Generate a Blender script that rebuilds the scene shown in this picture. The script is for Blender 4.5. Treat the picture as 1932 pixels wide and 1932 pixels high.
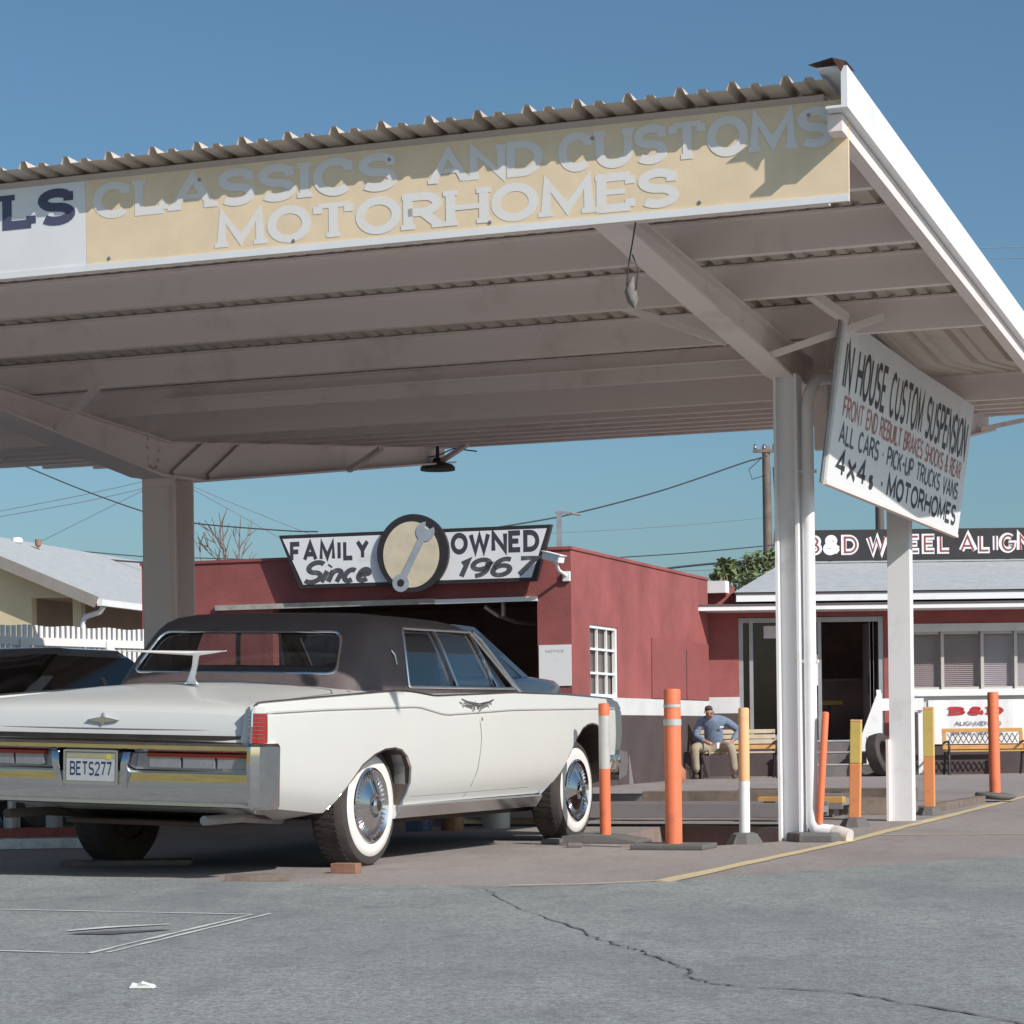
import bpy, bmesh, math, random
from mathutils import Vector, Matrix, geometry
R = math.radians
random.seed(7)
S = bpy.context.scene
for o in list(bpy.data.objects): bpy.data.objects.remove(o)
COL = S.collection

# ---------------------------------------------------------------- camera
F_PX = 4457.06 / 1932.0
cd = bpy.data.cameras.new("camera"); cam = bpy.data.objects.new("camera", cd); COL.objects.link(cam)
cd.sensor_fit = 'HORIZONTAL'; cd.sensor_width = 36.0; cd.lens = 36.0 * F_PX
cd.shift_x = (966 - 977.03) / 1932; cd.shift_y = (1369.98 - 966) / 1932
cd.clip_start = 0.1; cd.clip_end = 3000
cam.matrix_world = Matrix.Translation((0, 0, 0.7539)) @ Matrix.Rotation(R(90) + .0027, 4, 'X') @ Matrix.Rotation(-.0126, 4, 'Z')
S.camera = cam

# ---------------------------------------------------------------- light
SUN_EL, SUN_AZ = 35.9, 135.8          # azimuth clockwise from +Y (sun behind the camera, to the right)
w = bpy.data.worlds.new("World"); S.world = w; w.use_nodes = True
nt = w.node_tree; bg = nt.nodes['Background']
sky = nt.nodes.new('ShaderNodeTexSky'); sky.sky_type = 'NISHITA'; sky.sun_disc = False
sky.sun_elevation = R(SUN_EL); sky.sun_rotation = R(SUN_AZ)
sky.air_density = 1.0; sky.dust_density = 1.5; sky.ozone_density = 5.0; sky.altitude = 0
hs_ = nt.nodes.new('ShaderNodeMix'); hs_.data_type = 'RGBA'; hs_.blend_type = 'MULTIPLY'; hs_.inputs[0].default_value = 1; hs_.inputs[7].default_value = (.94, 1.09, 1.05, 1)
nt.links.new(sky.outputs[0], hs_.inputs[6]); nt.links.new(hs_.outputs[2], bg.inputs[0]); bg.inputs[1].default_value = 0.092
ld = bpy.data.lights.new("sun", 'SUN'); sun = bpy.data.objects.new("sun", ld); COL.objects.link(sun)
ld.energy = 4.3; ld.angle = R(0.5); ld.color = (1.0, 0.955, 0.90)
sd = Vector((math.sin(R(SUN_AZ)) * math.cos(R(SUN_EL)), math.cos(R(SUN_AZ)) * math.cos(R(SUN_EL)), math.sin(R(SUN_EL))))
sun.rotation_euler = sd.to_track_quat('Z', 'Y').to_euler(); sun.location = (0, 0, 30)
S.view_settings.view_transform = 'Standard'; S.view_settings.look = 'None'
S.view_settings.exposure = 0.0; S.view_settings.gamma = 1.0; S.view_settings.use_curve_mapping = False

# ---------------------------------------------------------------- materials
MATS = {}
def mat(name, col, rough=.6, metal=0., var=.12, scale=3., bump=0., bscale=60., coat=0., dirt=None, spec=.5):
    if name in MATS: return MATS[name]
    m = bpy.data.materials.new(name); m.use_nodes = True; MATS[name] = m
    n = m.node_tree.nodes; l = m.node_tree.links; b = n['Principled BSDF']
    b.inputs['Roughness'].default_value = rough; b.inputs['Metallic'].default_value = metal
    b.inputs['Specular IOR Level'].default_value = spec
    if coat: b.inputs['Coat Weight'].default_value = coat; b.inputs['Coat Roughness'].default_value = .04
    tc = n.new('ShaderNodeTexCoord')
    nz = n.new('ShaderNodeTexNoise'); nz.inputs['Scale'].default_value = scale; nz.inputs['Detail'].default_value = 6; nz.inputs['Roughness'].default_value = .65
    l.new(tc.outputs['Object'], nz.inputs['Vector'])
    mx = n.new('ShaderNodeMix'); mx.data_type = 'RGBA'
    lo = tuple(c * (1 - var) for c in col) if dirt is None else tuple(dirt)
    hi = tuple(min(1, c * (1 + var * .6)) for c in col)
    mx.inputs[6].default_value = (*lo, 1); mx.inputs[7].default_value = (*hi, 1)
    rp = n.new('ShaderNodeMapRange'); rp.inputs[1].default_value = .32; rp.inputs[2].default_value = .66
    if dirt is not None: rp.inputs[1].default_value = .22; rp.inputs[2].default_value = .45
    l.new(nz.outputs['Fac'], rp.inputs[0]); l.new(rp.outputs[0], mx.inputs[0]); l.new(mx.outputs[2], b.inputs['Base Color'])
    if bump:
        n2 = n.new('ShaderNodeTexNoise'); n2.inputs['Scale'].default_value = bscale; n2.inputs['Detail'].default_value = 4
        l.new(tc.outputs['Object'], n2.inputs['Vector'])
        bp = n.new('ShaderNodeBump'); bp.inputs['Strength'].default_value = bump; bp.inputs['Distance'].default_value = .01
        l.new(n2.outputs['Fac'], bp.inputs['Height']); l.new(bp.outputs[0], b.inputs['Normal'])
    return m

def glass(name, tint, refl_rough=.02, k=1.5):
    """thin pane: fresnel mirror over a tinted see-through sheet"""
    m = bpy.data.materials.new(name); m.use_nodes = True; n = m.node_tree.nodes; l = m.node_tree.links
    n.remove(n['Principled BSDF']); out = n['Material Output']
    t = n.new('ShaderNodeBsdfTransparent'); t.inputs[0].default_value = (*tint, 1)
    g = n.new('ShaderNodeBsdfGlossy'); g.inputs['Roughness'].default_value = refl_rough
    fr = n.new('ShaderNodeFresnel'); ge = n.new('ShaderNodeNewGeometry'); ior = n.new('ShaderNodeMapRange'); ior.inputs[3].default_value = 1.55; ior.inputs[4].default_value = 1 / 1.55
    l.new(ge.outputs['Backfacing'], ior.inputs[0]); l.new(ior.outputs[0], fr.inputs[0])
    mr = n.new('ShaderNodeMath'); mr.operation = 'MULTIPLY_ADD'; mr.inputs[1].default_value = k; mr.inputs[2].default_value = .03 * (k > 1)
    mx = n.new('ShaderNodeMixShader'); l.new(fr.outputs[0], mr.inputs[0]); l.new(mr.outputs[0], mx.inputs[0])
    l.new(t.outputs[0], mx.inputs[1]); l.new(g.outputs[0], mx.inputs[2]); l.new(mx.outputs[0], out.inputs[0])
    return m

def ground_mat(name, c1, c2, c3, stain, sx=1., sy=1., grit=90.):
    m = bpy.data.materials.new(name); m.use_nodes = True; n = m.node_tree.nodes; l = m.node_tree.links; b = n['Principled BSDF']
    b.inputs['Roughness'].default_value = .92; b.inputs['Specular IOR Level'].default_value = .25
    tc = n.new('ShaderNodeTexCoord'); mp = n.new('ShaderNodeMapping'); mp.inputs['Scale'].default_value = (sx, sy, 1); mp.inputs['Rotation'].default_value = (0, 0, R(12))
    l.new(tc.outputs['Object'], mp.inputs[0])
    def noise(s, d=6, src=mp, r=.6):
        q = n.new('ShaderNodeTexNoise'); q.inputs['Scale'].default_value = s; q.inputs['Detail'].default_value = d; q.inputs['Roughness'].default_value = r
        l.new(src.outputs[0 if src is mp else 'Object'], q.inputs['Vector']); return q
    def ramp(src, a, c, o=(0, 1)):
        q = n.new('ShaderNodeMapRange'); q.inputs[1].default_value = a; q.inputs[2].default_value = c; q.inputs[3].default_value = o[0]; q.inputs[4].default_value = o[1]; l.new(src, q.inputs[0]); return q.outputs[0]
    def mix(f, a, c, blend='MIX'):
        q = n.new('ShaderNodeMix'); q.data_type = 'RGBA'; q.blend_type = blend
        l.new(f, q.inputs[0]) if not isinstance(f, float) else setattr(q.inputs[0], 'default_value', f)
        for k, s in ((6, a), (7, c)):
            if isinstance(s, tuple): q.inputs[k].default_value = (*s, 1)
            else: l.new(s, q.inputs[k])
        return q.outputs[2]
    a = mix(ramp(noise(1.3).outputs['Fac'], .38, .62), c1, c2)
    a = mix(ramp(noise(grit, 3, tc, .85).outputs['Fac'], .42, .66), a, c3)
    a = mix(ramp(noise(grit * .27, 4, tc, .8).outputs['Fac'], .48, .68, (0, .7)), a, stain)
    f = ramp(noise(.55, 9, mp, .75).outputs['Fac'], .49, .68, (0, .75))
    a = mix(f, a, stain)
    f2 = ramp(noise(3.5, 6, mp, .75).outputs['Fac'], .53, .68, (0, .6))
    a = mix(f2, a, stain)
    gr = noise(260, 2, tc, .9)
    a = mix(ramp(gr.outputs['Fac'], .5, .68, (.0, .55)), a, tuple(min(1, c * 1.6) for c in c2))
    l.new(a, b.inputs['Base Color'])
    bp = n.new('ShaderNodeBump'); bp.inputs['Strength'].default_value = .55; bp.inputs['Distance'].default_value = .012
    l.new(noise(grit * 1.2, 4, tc, .8).outputs['Fac'], bp.inputs['Height']); l.new(bp.outputs[0], b.inputs['Normal'])
    return m

WHITE = mat('white paint', (.82, .82, .82), .55, var=.05, scale=4, bump=.05, dirt=(.70, .69, .67))
CANOPY = mat('canopy shade pink white', (.86, .75, .72), .5, var=.06, scale=1.6, bump=.05, dirt=(.66, .56, .51))  # white paint with the pink cast of the shaded underside put into its colour
COLW = mat('column white paint', (.82, .81, .82), .5, var=.05, scale=3.5, bump=.04, dirt=(.68, .65, .63))
DECK = mat('roof deck metal', (.58, .50, .43), .5, var=.12, scale=3, dirt=(.42, .34, .27))
FASCW = mat('fascia white', (.82, .82, .82), .5, var=.05, scale=3)
FASCY = mat('fascia tan', (.86, .68, .46), .55, var=.07, scale=5, bump=.03)
FADED = mat('faded lettering', (.80, .76, .73), .6, var=.05, scale=9, dirt=(.83, .71, .56))
NAVY = mat('navy lettering', (.09, .09, .16), .55, var=.15, scale=8)
BLACKP = mat('black paint', (.035, .03, .032), .5, var=.2, scale=6)
REDW = mat('red wall paint', (.325, .094, .088), .8, var=.24, scale=1.1, bump=.5, bscale=38)
REDDOOR = mat('red door paint', (.295, .086, .081), .7, var=.08, scale=2)
DARKW = mat('dark wall base', (.085, .060, .062), .75, var=.2, scale=2, bump=.2)
GREYM = mat('grey metal', (.35, .35, .36), .45, .6, var=.15, scale=8)
GALV = mat('galvanised steel', (.45, .45, .46), .4, .7, var=.2, scale=12)
CHROME = mat('chrome', (.66, .65, .65), .06, 1., var=.02, scale=3)
CHROMES = mat('satin chrome', (.72, .72, .73), .18, 1., var=.04, scale=6)
CARW = mat('ivory car paint', (.635, .628, .60), .32, var=.015, scale=1.2, coat=.22)
VINYL = mat('dark brown vinyl', (.115, .088, .088), .5, var=.12, scale=5, bump=.35, bscale=220)
RUBBER = mat('tyre rubber', (.060, .050, .047), .75, var=.25, scale=9, bump=.15, bscale=90)
WWALL = mat('whitewall', (.80, .76, .72), .6, var=.04, scale=10)
UNDER = mat('underbody', (.085, .062, .053), .8, var=.3, scale=6)
SEAT = mat('seat vinyl', (.16, .19, .25), .45, var=.1, scale=6)
REDLENS = mat('red lens', (.33, .02, .015), .18, var=.1, scale=30, coat=.5)
GREYLENS = mat('lens grey', (.36, .37, .40), .2, .5, var=.1, scale=20)
ORANGE = mat('bollard orange', (.76, .19, .085), .6, var=.1, scale=7, bump=.12, dirt=(.50, .14, .085))
ORANGE2 = mat('bollard faded orange', (.80, .30, .12), .6, var=.1, scale=7, bump=.1, dirt=(.58, .22, .11))
PEACH = mat('bollard peach', (.86, .46, .23), .6, var=.08, scale=8, dirt=(.66, .36, .20))
PALEY = mat('bollard pale yellow', (.72, .53, .16), .6, var=.1, scale=9)
SILVER = mat('reflective sleeve', (.55, .56, .53), .45, .1, var=.12, scale=10)
BASER = mat('rubber base', (.12, .115, .11), .85, var=.25, scale=9, bump=.3, bscale=60, dirt=(.20, .19, .175))
WOOD = mat('weathered wood', (.20, .155, .125), .8, var=.3, scale=7, bump=.3, bscale=40)
PALEWOOD = mat('pale wood slat', (.60, .50, .36), .6, var=.15, scale=7)
OWOOD = mat('orange wood slat', (.62, .34, .11), .55, var=.15, scale=7)
IRON = mat('iron black', (.055, .048, .05), .5, .3, var=.2, scale=12)
CONC = mat('step concrete', (.17, .15, .15), .85, var=.25, scale=5, bump=.2)
CONCE = mat('step nosing', (.45, .44, .44), .8, var=.15, scale=6)
ROOFG = mat('grey roof shingles', (.44, .45, .46), .9, var=.12, scale=6, bump=.5, bscale=30)
HOUSEY = mat('cream stucco', (.66, .56, .36), .85, var=.06, scale=2, bump=.2)
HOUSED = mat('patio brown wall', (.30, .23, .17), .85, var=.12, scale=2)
GLASSC = glass('car glass', (.78, .82, .84))
GLASSB = glass('building glass', (.92, .88, .90), .02, .6)
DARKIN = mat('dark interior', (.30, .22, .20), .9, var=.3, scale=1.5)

# ---------------------------------------------------------------- mesh helpers
class MB:
    def __init__(s): s.v = []; s.f = []
    def add(s, vs, fs, M=None):
        o = len(s.v); s.v += [tuple(M @ Vector(p)) if M is not None else tuple(p) for p in vs]; s.f += [tuple(i + o for i in q) for q in fs]; return s
    def box(s, x0, x1, y0, y1, z0, z1, M=None):
        return s.add([(x0, y0, z0), (x1, y0, z0), (x1, y1, z0), (x0, y1, z0), (x0, y0, z1), (x1, y0, z1), (x1, y1, z1), (x0, y1, z1)],
                     [(3, 2, 1, 0), (4, 5, 6, 7), (0, 1, 5, 4), (1, 2, 6, 5), (2, 3, 7, 6), (3, 0, 4, 7)], M)
    def bar(s, a, b, wx, wz, up=(0, 0, 1)):
        a = Vector(a); b = Vector(b); d = (b - a); L = d.length; d.normalize(); u = Vector(up)
        x = d.cross(u)
        if x.length < 1e-4: x = d.cross(Vector((0, 1, 0)))
        x.normalize(); z = x.cross(d)
        M = Matrix((( x.x, d.x, z.x, a.x), (x.y, d.y, z.y, a.y), (x.z, d.z, z.z, a.z), (0, 0, 0, 1)))
        return s.box(-wx / 2, wx / 2, 0, L, -wz / 2, wz / 2, M)
    def loft(s, rings, closed=True, cap=True, M=None):
        n = len(rings[0]); vs = [p for r in rings for p in r]; fs = []
        for i in range(len(rings) - 1):
            for j in range(n if closed else n - 1):
                k = (j + 1) % n; fs.append((i * n + j, i * n + k, (i + 1) * n + k, (i + 1) * n + j))
        if cap and closed: fs.append(tuple(reversed(range(n)))); fs.append(tuple((len(rings) - 1) * n + j for j in range(n)))
        return s.add(vs, fs, M)
    def tube(s, pts, r, n=8, cap=True, closed=False):
        pts = [Vector(p) for p in pts]; rs = r if isinstance(r, (list, tuple)) else [r] * len(pts); rings = []
        prev = None
        for i, p in enumerate(pts):
            if closed: d = pts[(i + 1) % len(pts)] - pts[i - 1]
            else: d = pts[min(i + 1, len(pts) - 1)] - pts[max(i - 1, 0)]
            d.normalize()
            if prev is None:
                x = d.cross(Vector((0, 0, 1)));
                if x.length < 1e-3: x = d.cross(Vector((1, 0, 0)))
            else: x = prev - d * prev.dot(d)
            x.normalize(); prev = x.copy(); y = d.cross(x)
            rings.append([tuple(p + (x * math.cos(2 * math.pi * k / n) + y * math.sin(2 * math.pi * k / n)) * rs[i]) for k in range(n)])
        if closed: rings.append(rings[0]); cap = False
        return s.loft(rings, True, cap)
    def lathe(s, prof, n=32, M=None, cap=False):
        """prof: (radius, height) round local Z"""
        rings = [[(r * math.cos(2 * math.pi * k / n), r * math.sin(2 * math.pi * k / n), h) for k in range(n)] for r, h in prof]
        return s.loft(rings, True, cap, M)
    def prism(s, poly, a, b, axis='y'):
        def P(p, t): return {'y': (p[0], t, p[1]), 'x': (t, p[0], p[1]), 'z': (p[0], p[1], t)}[axis]
        n = len(poly); vs = [P(p, a) for p in poly] + [P(p, b) for p in poly]
        fs = [tuple(reversed(range(n))), tuple(range(n, 2 * n))] + [(i, (i + 1) % n, n + (i + 1) % n, n + i) for i in range(n)]
        return s.add(vs, fs)
    def mesh(s, name):
        m = bpy.data.meshes.new(name); m.from_pydata(s.v, [], s.f); m.validate()
        b = bmesh.new(); b.from_mesh(m); bmesh.ops.recalc_face_normals(b, faces=b.faces); b.to_mesh(m); b.free(); return m
    def build(s, name, m, parent=None, smooth=None, bevel=0, label=None):
        me = s.mesh(name)
        if bevel:
            b = bmesh.new(); b.from_mesh(me)
            es = [e for e in b.edges if len(e.link_faces) == 2 and e.calc_face_angle(0) > R(30)]
            bmesh.ops.bevel(b, geom=es, offset=bevel, segments=2, affect='EDGES', clamp_overlap=True, profile=.6); b.to_mesh(me); b.free()
        if smooth is not None:
            for p in me.polygons: p.use_smooth = True
            me.set_sharp_from_angle(angle=R(smooth))
        return link(name, me, m, parent, label)

def link(name, me, m, parent=None, label=None):
    o = bpy.data.objects.new(name, me); COL.objects.link(o)
    for q in (m if isinstance(m, (list, tuple)) else [m]):
        if q: me.materials.append(q)
    if parent: o.parent = parent
    if label: o['label'] = label
    return o
def thing(name, label, cat, loc=(0, 0, 0), rz=0, group=None):
    o = bpy.data.objects.new(name, None); COL.objects.link(o); o.location = loc; o.rotation_euler = (0, 0, rz); o.empty_display_size = .2
    return tag(o, label, cat, group)
def tag(o, label, cat, group=None):
    o['label'] = label; o['category'] = cat
    if group: o['group'] = group
    return o
def struct(o): o['kind'] = 'structure'; return o
def modded(o, mods):
    """apply modifiers by evaluating, without bpy.ops"""
    for t, kw in mods:
        md = o.modifiers.new(t, t)
        for k, v in kw.items():
            setattr(md, k, v)
            if k == 'object': v.parent = o.parent; v.matrix_basis = o.matrix_basis.copy()
    bpy.context.view_layer.update()
    dg = bpy.context.evaluated_depsgraph_get(); me = bpy.data.meshes.new_from_object(o.evaluated_get(dg), preserve_all_data_layers=True, depsgraph=dg)
    old = o.data; o.modifiers.clear(); o.data = me; bpy.data.meshes.remove(old); me.name = o.name; return o
def lerp(tab, x):
    if x <= tab[0][0]: return tab[0][1]
    for (a, p), (b, q) in zip(tab, tab[1:]):
        if x <= b: return p + (q - p) * (x - a) / (b - a)
    return tab[-1][1]

# ---------------------------------------------------------------- sign painter's stroke alphabet
def arc(cx, cy, rx, ry, a0, a1, n=10): return [(cx + rx * math.cos(R(a0 + (a1 - a0) * i / n)), cy + ry * math.sin(R(a0 + (a1 - a0) * i / n))) for i in range(n + 1)]
G = {
 'A': (.78, [[(0, 0), (.39, 1), (.78, 0)], [(.15, .33), (.63, .33)]], [(0, 0), (.78, 0)]),
 '_': (.76, [], []),
 'B': (.62, [[(.32, .52), (0, .52), (0, 0), (.34, 0)] + arc(.34, .26, .28, .26, -90, 90)[1:], [(0, .5), (0, 1), (.32, 1)] + arc(.32, .76, .25, .24, 90, -90)[1:]], []),
 'C': (.68, [arc(.36, .5, .36, .5, 48, 312, 18)], []),
 'D': (.68, [[(0, 0), (0, 1), (.28, 1)] + arc(.28, .5, .4, .5, 90, -90, 14)[1:] + [(0, 0)]], []),
 'E': (.56, [[(.56, 1), (0, 1), (0, 0), (.56, 0)], [(0, .52), (.46, .52)]], []),
 'F': (.54, [[(.54, 1), (0, 1), (0, 0)], [(0, .52), (.45, .52)]], [(0, 0)]),
 'G': (.72, [arc(.36, .5, .36, .5, 48, 330, 18) + [(.70, .45), (.42, .45)]], []),
 'H': (.68, [[(0, 0), (0, 1)], [(.68, 0), (.68, 1)], [(0, .5), (.68, .5)]], [(0, 0), (0, 1), (.68, 0), (.68, 1)]),
 'I': (.06, [[(.03, 0), (.03, 1)]], [(.03, 0), (.03, 1)]),
 'K': (.64, [[(0, 0), (0, 1)], [(.62, 1), (.04, .42)], [(.2, .56), (.64, 0)]], [(0, 0), (0, 1), (.64, 0)]),
 'L': (.52, [[(0, 1), (0, 0), (.52, 0)]], [(0, 1)]),
 'M': (.86, [[(0, 0), (.04, 1), (.43, .12), (.82, 1), (.86, 0)]], [(0, 0), (.86, 0)]),
 'N': (.68, [[(0, 0), (0, 1), (.68, 0), (.68, 1)]], [(0, 0), (.68, 1)]),
 'O': (.76, [arc(.38, .5, .38, .5, 90, 450, 22)], []),
 'P': (.6, [[(0, 0), (0, 1), (.32, 1)] + arc(.32, .74, .28, .26, 90, -90)[1:] + [(0, .48)]], [(0, 0)]),
 'R': (.64, [[(0, 0), (0, 1), (.32, 1)] + arc(.32, .74, .28, .26, 90, -90)[1:] + [(0, .48)], [(.3, .48), (.64, 0)]], [(0, 0), (.64, 0)]),
 'S': (.6, [arc(.3, .745, .29, .255, 35, 270, 14) + arc(.3, .245, .3, .245, 90, -145, 14)[1:]], []),
 'T': (.66, [[(0, 1), (.66, 1)], [(.33, 1), (.33, 0)]], [(.33, 0)]),
 'U': (.68, [[(0, 1), (0, .34)] + arc(.34, .34, .34, .34, 180, 360, 14)[1:] + [(.68, 1)]], [(0, 1), (.68, 1)]),
 'V': (.72, [[(0, 1), (.36, 0), (.72, 1)]], [(0, 1), (.72, 1)]),
 'W': (1.0, [[(0, 1), (.26, 0), (.5, .9), (.74, 0), (1, 1)]], [(0, 1), (1, 1)]),
 'X': (.6, [[(0, 0), (.6, .75)], [(0, .75), (.6, 0)]], []),
 'Y': (.68, [[(0, 1), (.34, .48), (.68, 1)], [(.34, .48), (.34, 0)]], [(0, 1), (.68, 1), (.34, 0)]),
 '&': (.76, [[(.74, .0), (.19, .68)] + arc(.36, .80, .19, .20, 205, -55, 12)[1:], [(.46, .62), (.12, .40)] + arc(.30, .24, .25, .24, 145, 325, 12), [(.52, .12), (.72, .48)]], []),
 '1': (.2, [[(0, .8), (.18, 1), (.18, 0)]], []),
 '2': (.56, [arc(.28, .72, .28, .28, 160, -35, 12) + [(0, 0), (.56, 0)]], []),
 '4': (.62, [[(.44, 0), (.44, 1), (0, .32), (.62, .32)]], []),
 '6': (.6, [arc(.32, .6, .32, .4, 60, 180, 8) + [(0, .3)] + arc(.3, .3, .3, .3, 180, 520, 18)[1:]], []),
 '7': (.56, [[(0, 1), (.56, 1), (.2, 0)]], []),
 '8': (.56, [arc(.28, .75, .24, .25, -90, 270, 16), arc(.28, .26, .28, .26, 90, 450, 16)], []),
 '9': (.6, [arc(.3, .7, .3, .3, 0, 360, 18) + arc(.25, .45, .35, .45, 30, -90, 8)], []),
 '-': (.3, [[(0, .48), (.3, .48)]], []), '.': (.08, [[(.0, .46), (.08, .46)]], []), ' ': (.35, [], []),
 'i': (.1, [[(.04, .55), (.0, .1), (.1, .02)], [(.06, .76), (.08, .84)]], []),
 'n': (.42, [[(.02, .56), (0, 0)], [(.0, .3)] + arc(.2, .36, .18, .2, 150, 0, 8) + [(.36, .08), (.44, .03)]], []),
 'c': (.38, [arc(.2, .29, .2, .28, 50, 310, 12)], []),
 'e': (.42, [[(.02, .28), (.34, .34)] + arc(.2, .33, .17, .24, 10, 180, 8) + arc(.22, .27, .2, .26, 180, 320, 8)], []),
 's': (.3, [arc(.15, .43, .14, .13, 40, 260, 8) + arc(.15, .15, .15, .14, 90, -150, 8)], []),
}
LAYER = [0]
def letters(mb, text, x0, z0, width, height, t, P, serif=0., slant=0., gap=.24, off=0.):
    """paint `text` as ribbons. P(x, z, d) maps sign coords + lift to 3D. t = stroke / cap height"""
    tot = sum(G[c][0] for c in text) + gap * (len(text) - 1) + t
    kx = width / tot; cx = t / 2
    for c in text:
        gw, strokes, ser = G[c]
        ss = [list(q) for q in strokes]
        if serif:
            for (a, b) in ser: ss.append([(a - serif, b), (a + serif, b)])
            if c in 'CSG': ss.append([(strokes[0][0][0] + .02, strokes[0][0][1] - .2), (strokes[0][0][0] + .02, strokes[0][0][1] + .12)])
            if c in 'EFT':
                ss.append([(gw, 1), (gw, .74)]);
                if c == 'E': ss.append([(gw, 0), (gw, .26)])
                if c == 'T': ss.append([(0, 1), (0, .74)])
            if c == 'L': ss.append([(gw, 0), (gw, .28)])
            if c in 'BDEFR': ss.append([(-serif * .8, 0 if c != 'F' else 1), (0, 0 if c != 'F' else 1)]); ss.append([(-serif * .8, 1), (0, 1)])
        for q in ss:
            LAYER[0] = (LAYER[0] + 1) % 24; d = off + LAYER[0] * .00006
            thin = .62 if (serif and len(q) == 2 and q[0][1] == q[1][1]) else 1.
            pts = []
            for (a, b) in q:
                z = t / 2 + b * (1 - t); x = cx + a + slant * z
                pts.append(Vector((x0 + x * kx, z0 + z * height)))
            hw = t * height / 2 * thin
            # stretch stroke horizontally with letters
            sx = max(.55, min(1.25, kx / height))
            L = []; Rr = []; n = len(pts); cl = (pts[0] - pts[-1]).length < 1e-6
            for i, p in enumerate(pts):
                a = pts[i - 1] if i else (pts[-2] if cl else None); b = pts[i + 1] if i < n - 1 else (pts[1] if cl else None)
                d1 = (p - a).normalized() if a is not None else (b - p).normalized(); d2 = (b - p).normalized() if b is not None else d1
                n1 = Vector((-d1.y, d1.x)); n2 = Vector((-d2.y, d2.x)); m = n1 + n2
                if m.length < .2: m = n1
                m.normalize(); k = hw / max(.45, m.dot(n1)); m = Vector((m.x * sx, m.y))
                e = Vector((0, 0))
                if len(q) == 2 and not cl and False: e = d1 * hw
                L.append(p + m * k + e); Rr.append(p - m * k + e)
            vs = [P(p.x, p.y, d) for p in L] + [P(p.x, p.y, d) for p in Rr]
            mb.add(vs, [(i, i + 1, n + i + 1, n + i) for i in range(n - 1)])
        cx += gw + gap
    return mb

# ================================================================ SETTING
LOT = ground_mat('lot paving', (.33, .285, .265), (.37, .33, .31), (.26, .225, .21), (.205, .172, .165), .8, .35, 55.)
ASPH = ground_mat('worn asphalt', (.295, .31, .295), (.385, .395, .37), (.135, .142, .145), (.14, .14, .152), .9, .45, 52.)
YLINE = mat('yellow line paint', (.52, .42, .24), .8, var=.3, scale=9, dirt=(.36, .30, .25))
WLINE = mat('white line paint', (.58, .58, .55), .8, var=.3, scale=16, dirt=(.33, .335, .33))
CRACK = mat('crack filler', (.12, .115, .125), .9, var=.3, scale=20)

def sheet(name, outer, holes, z, m):
    loops = [[Vector((x, y, 0)) for x, y in outer]] + [[Vector((x, y, 0)) for x, y in h] for h in holes]
    tri = geometry.tessellate_polygon(loops); pts = [p for L in loops for p in L]
    mb = MB(); mb.add([(p.x, p.y, z) for p in pts], [tuple(t) for t in tri]); o = mb.build(name, m)
    for p in o.data.polygons:
        if p.normal.z < 0: p.flip()
    return struct(o)
PIT = [(.66, 15.30), (1.02, 15.16), (1.72, 15.82), (2.45, 17.75), (1.2, 18.9), (.72, 17.2)]
sheet('ground', [(-600, -600), (600, -600), (600, 900), (-600, 900)], [PIT], 0, LOT)
EDGE = [(-60, 30), (-14, 19), (-2.89, 13.15), (-1.9, 12.45), (-1.02, 11.95), (-.04, 11.50), (.35, 11.56), (.74, 11.77), (1.78, 12.75), (2.93, 13.75), (9, 19), (40, 44)]
sheet('asphalt_road', EDGE + [(60, 20), (60, -40), (-60, -40)], [], .004, ASPH)
mb = MB(); n = len(PIT)
mb.add([(x, y, -.001) for x, y in PIT] + [(x, y, -.9) for x, y in PIT], [(i, (i + 1) % n, n + (i + 1) % n, n + i) for i in range(n)] + [tuple(range(n, 2 * n))])
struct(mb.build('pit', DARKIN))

def ribbon(name, pts, wd, z, m, jitter=0.):
    L = []; pts = [Vector(p) for p in pts]; mb = MB(); vs = []
    for i, p in enumerate(pts):
        d = (pts[min(i + 1, len(pts) - 1)] - pts[max(i - 1, 0)]).normalized(); nn = Vector((-d.y, d.x))
        wi = (wd[i] if isinstance(wd, list) else wd) * (1 + random.uniform(-jitter, jitter)) / 2
        vs += [(p.x + nn.x * wi, p.y + nn.y * wi, z), (p.x - nn.x * wi, p.y - nn.y * wi, z)]
    mb.add(vs, [(2 * i, 2 * i + 1, 2 * i + 3, 2 * i + 2) for i in range(len(pts) - 1)])
    return struct(mb.build(name, m))
def fine(pts, n, j=0.):
    out = []
    for a, b in zip(pts, pts[1:]):
        for k in range(n):
            t = k / n; out.append((a[0] + (b[0] - a[0]) * t + (random.uniform(-j, j) if k else 0), a[1] + (b[1] - a[1]) * t + (random.uniform(-j, j) if k else 0)))
    return out + [pts[-1]]
ribbon('painted_line', fine([(.70, 11.74), (2.0, 15.2), (3.5, 19.6), (5.3, 24.9), (7.5, 31)], 10, .006), .10, .0045, YLINE, .2)
ribbon('painted_line', fine([(-.05, 11.56), (.35, 11.62), (.72, 11.80)], 8, .004), .035, .008, YLINE, .3)
ribbon('painted_line', fine([(2.45, 16.6), (4.2, 16.35)], 10, .005), .05, .004, YLINE, .3)
for a, b in (((-1.5, 8.2), (-1.12, 9.89)), ((-1.44, 8.22), (-1.05, 9.93)), ((-1.5, 8.2), (-2.6, 8.66)), ((-1.12, 9.89), (-3.2, 10.76))):
    ribbon('chalk_line', fine([a, b], 14, .004), .02, .0075, WLINE, .5)
ribbon('painted_line', [(-1.75, 9.15), (-1.62, 9.30), (-1.40, 9.42)], [.03, .09, .02], .009, WLINE, .3)
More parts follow.
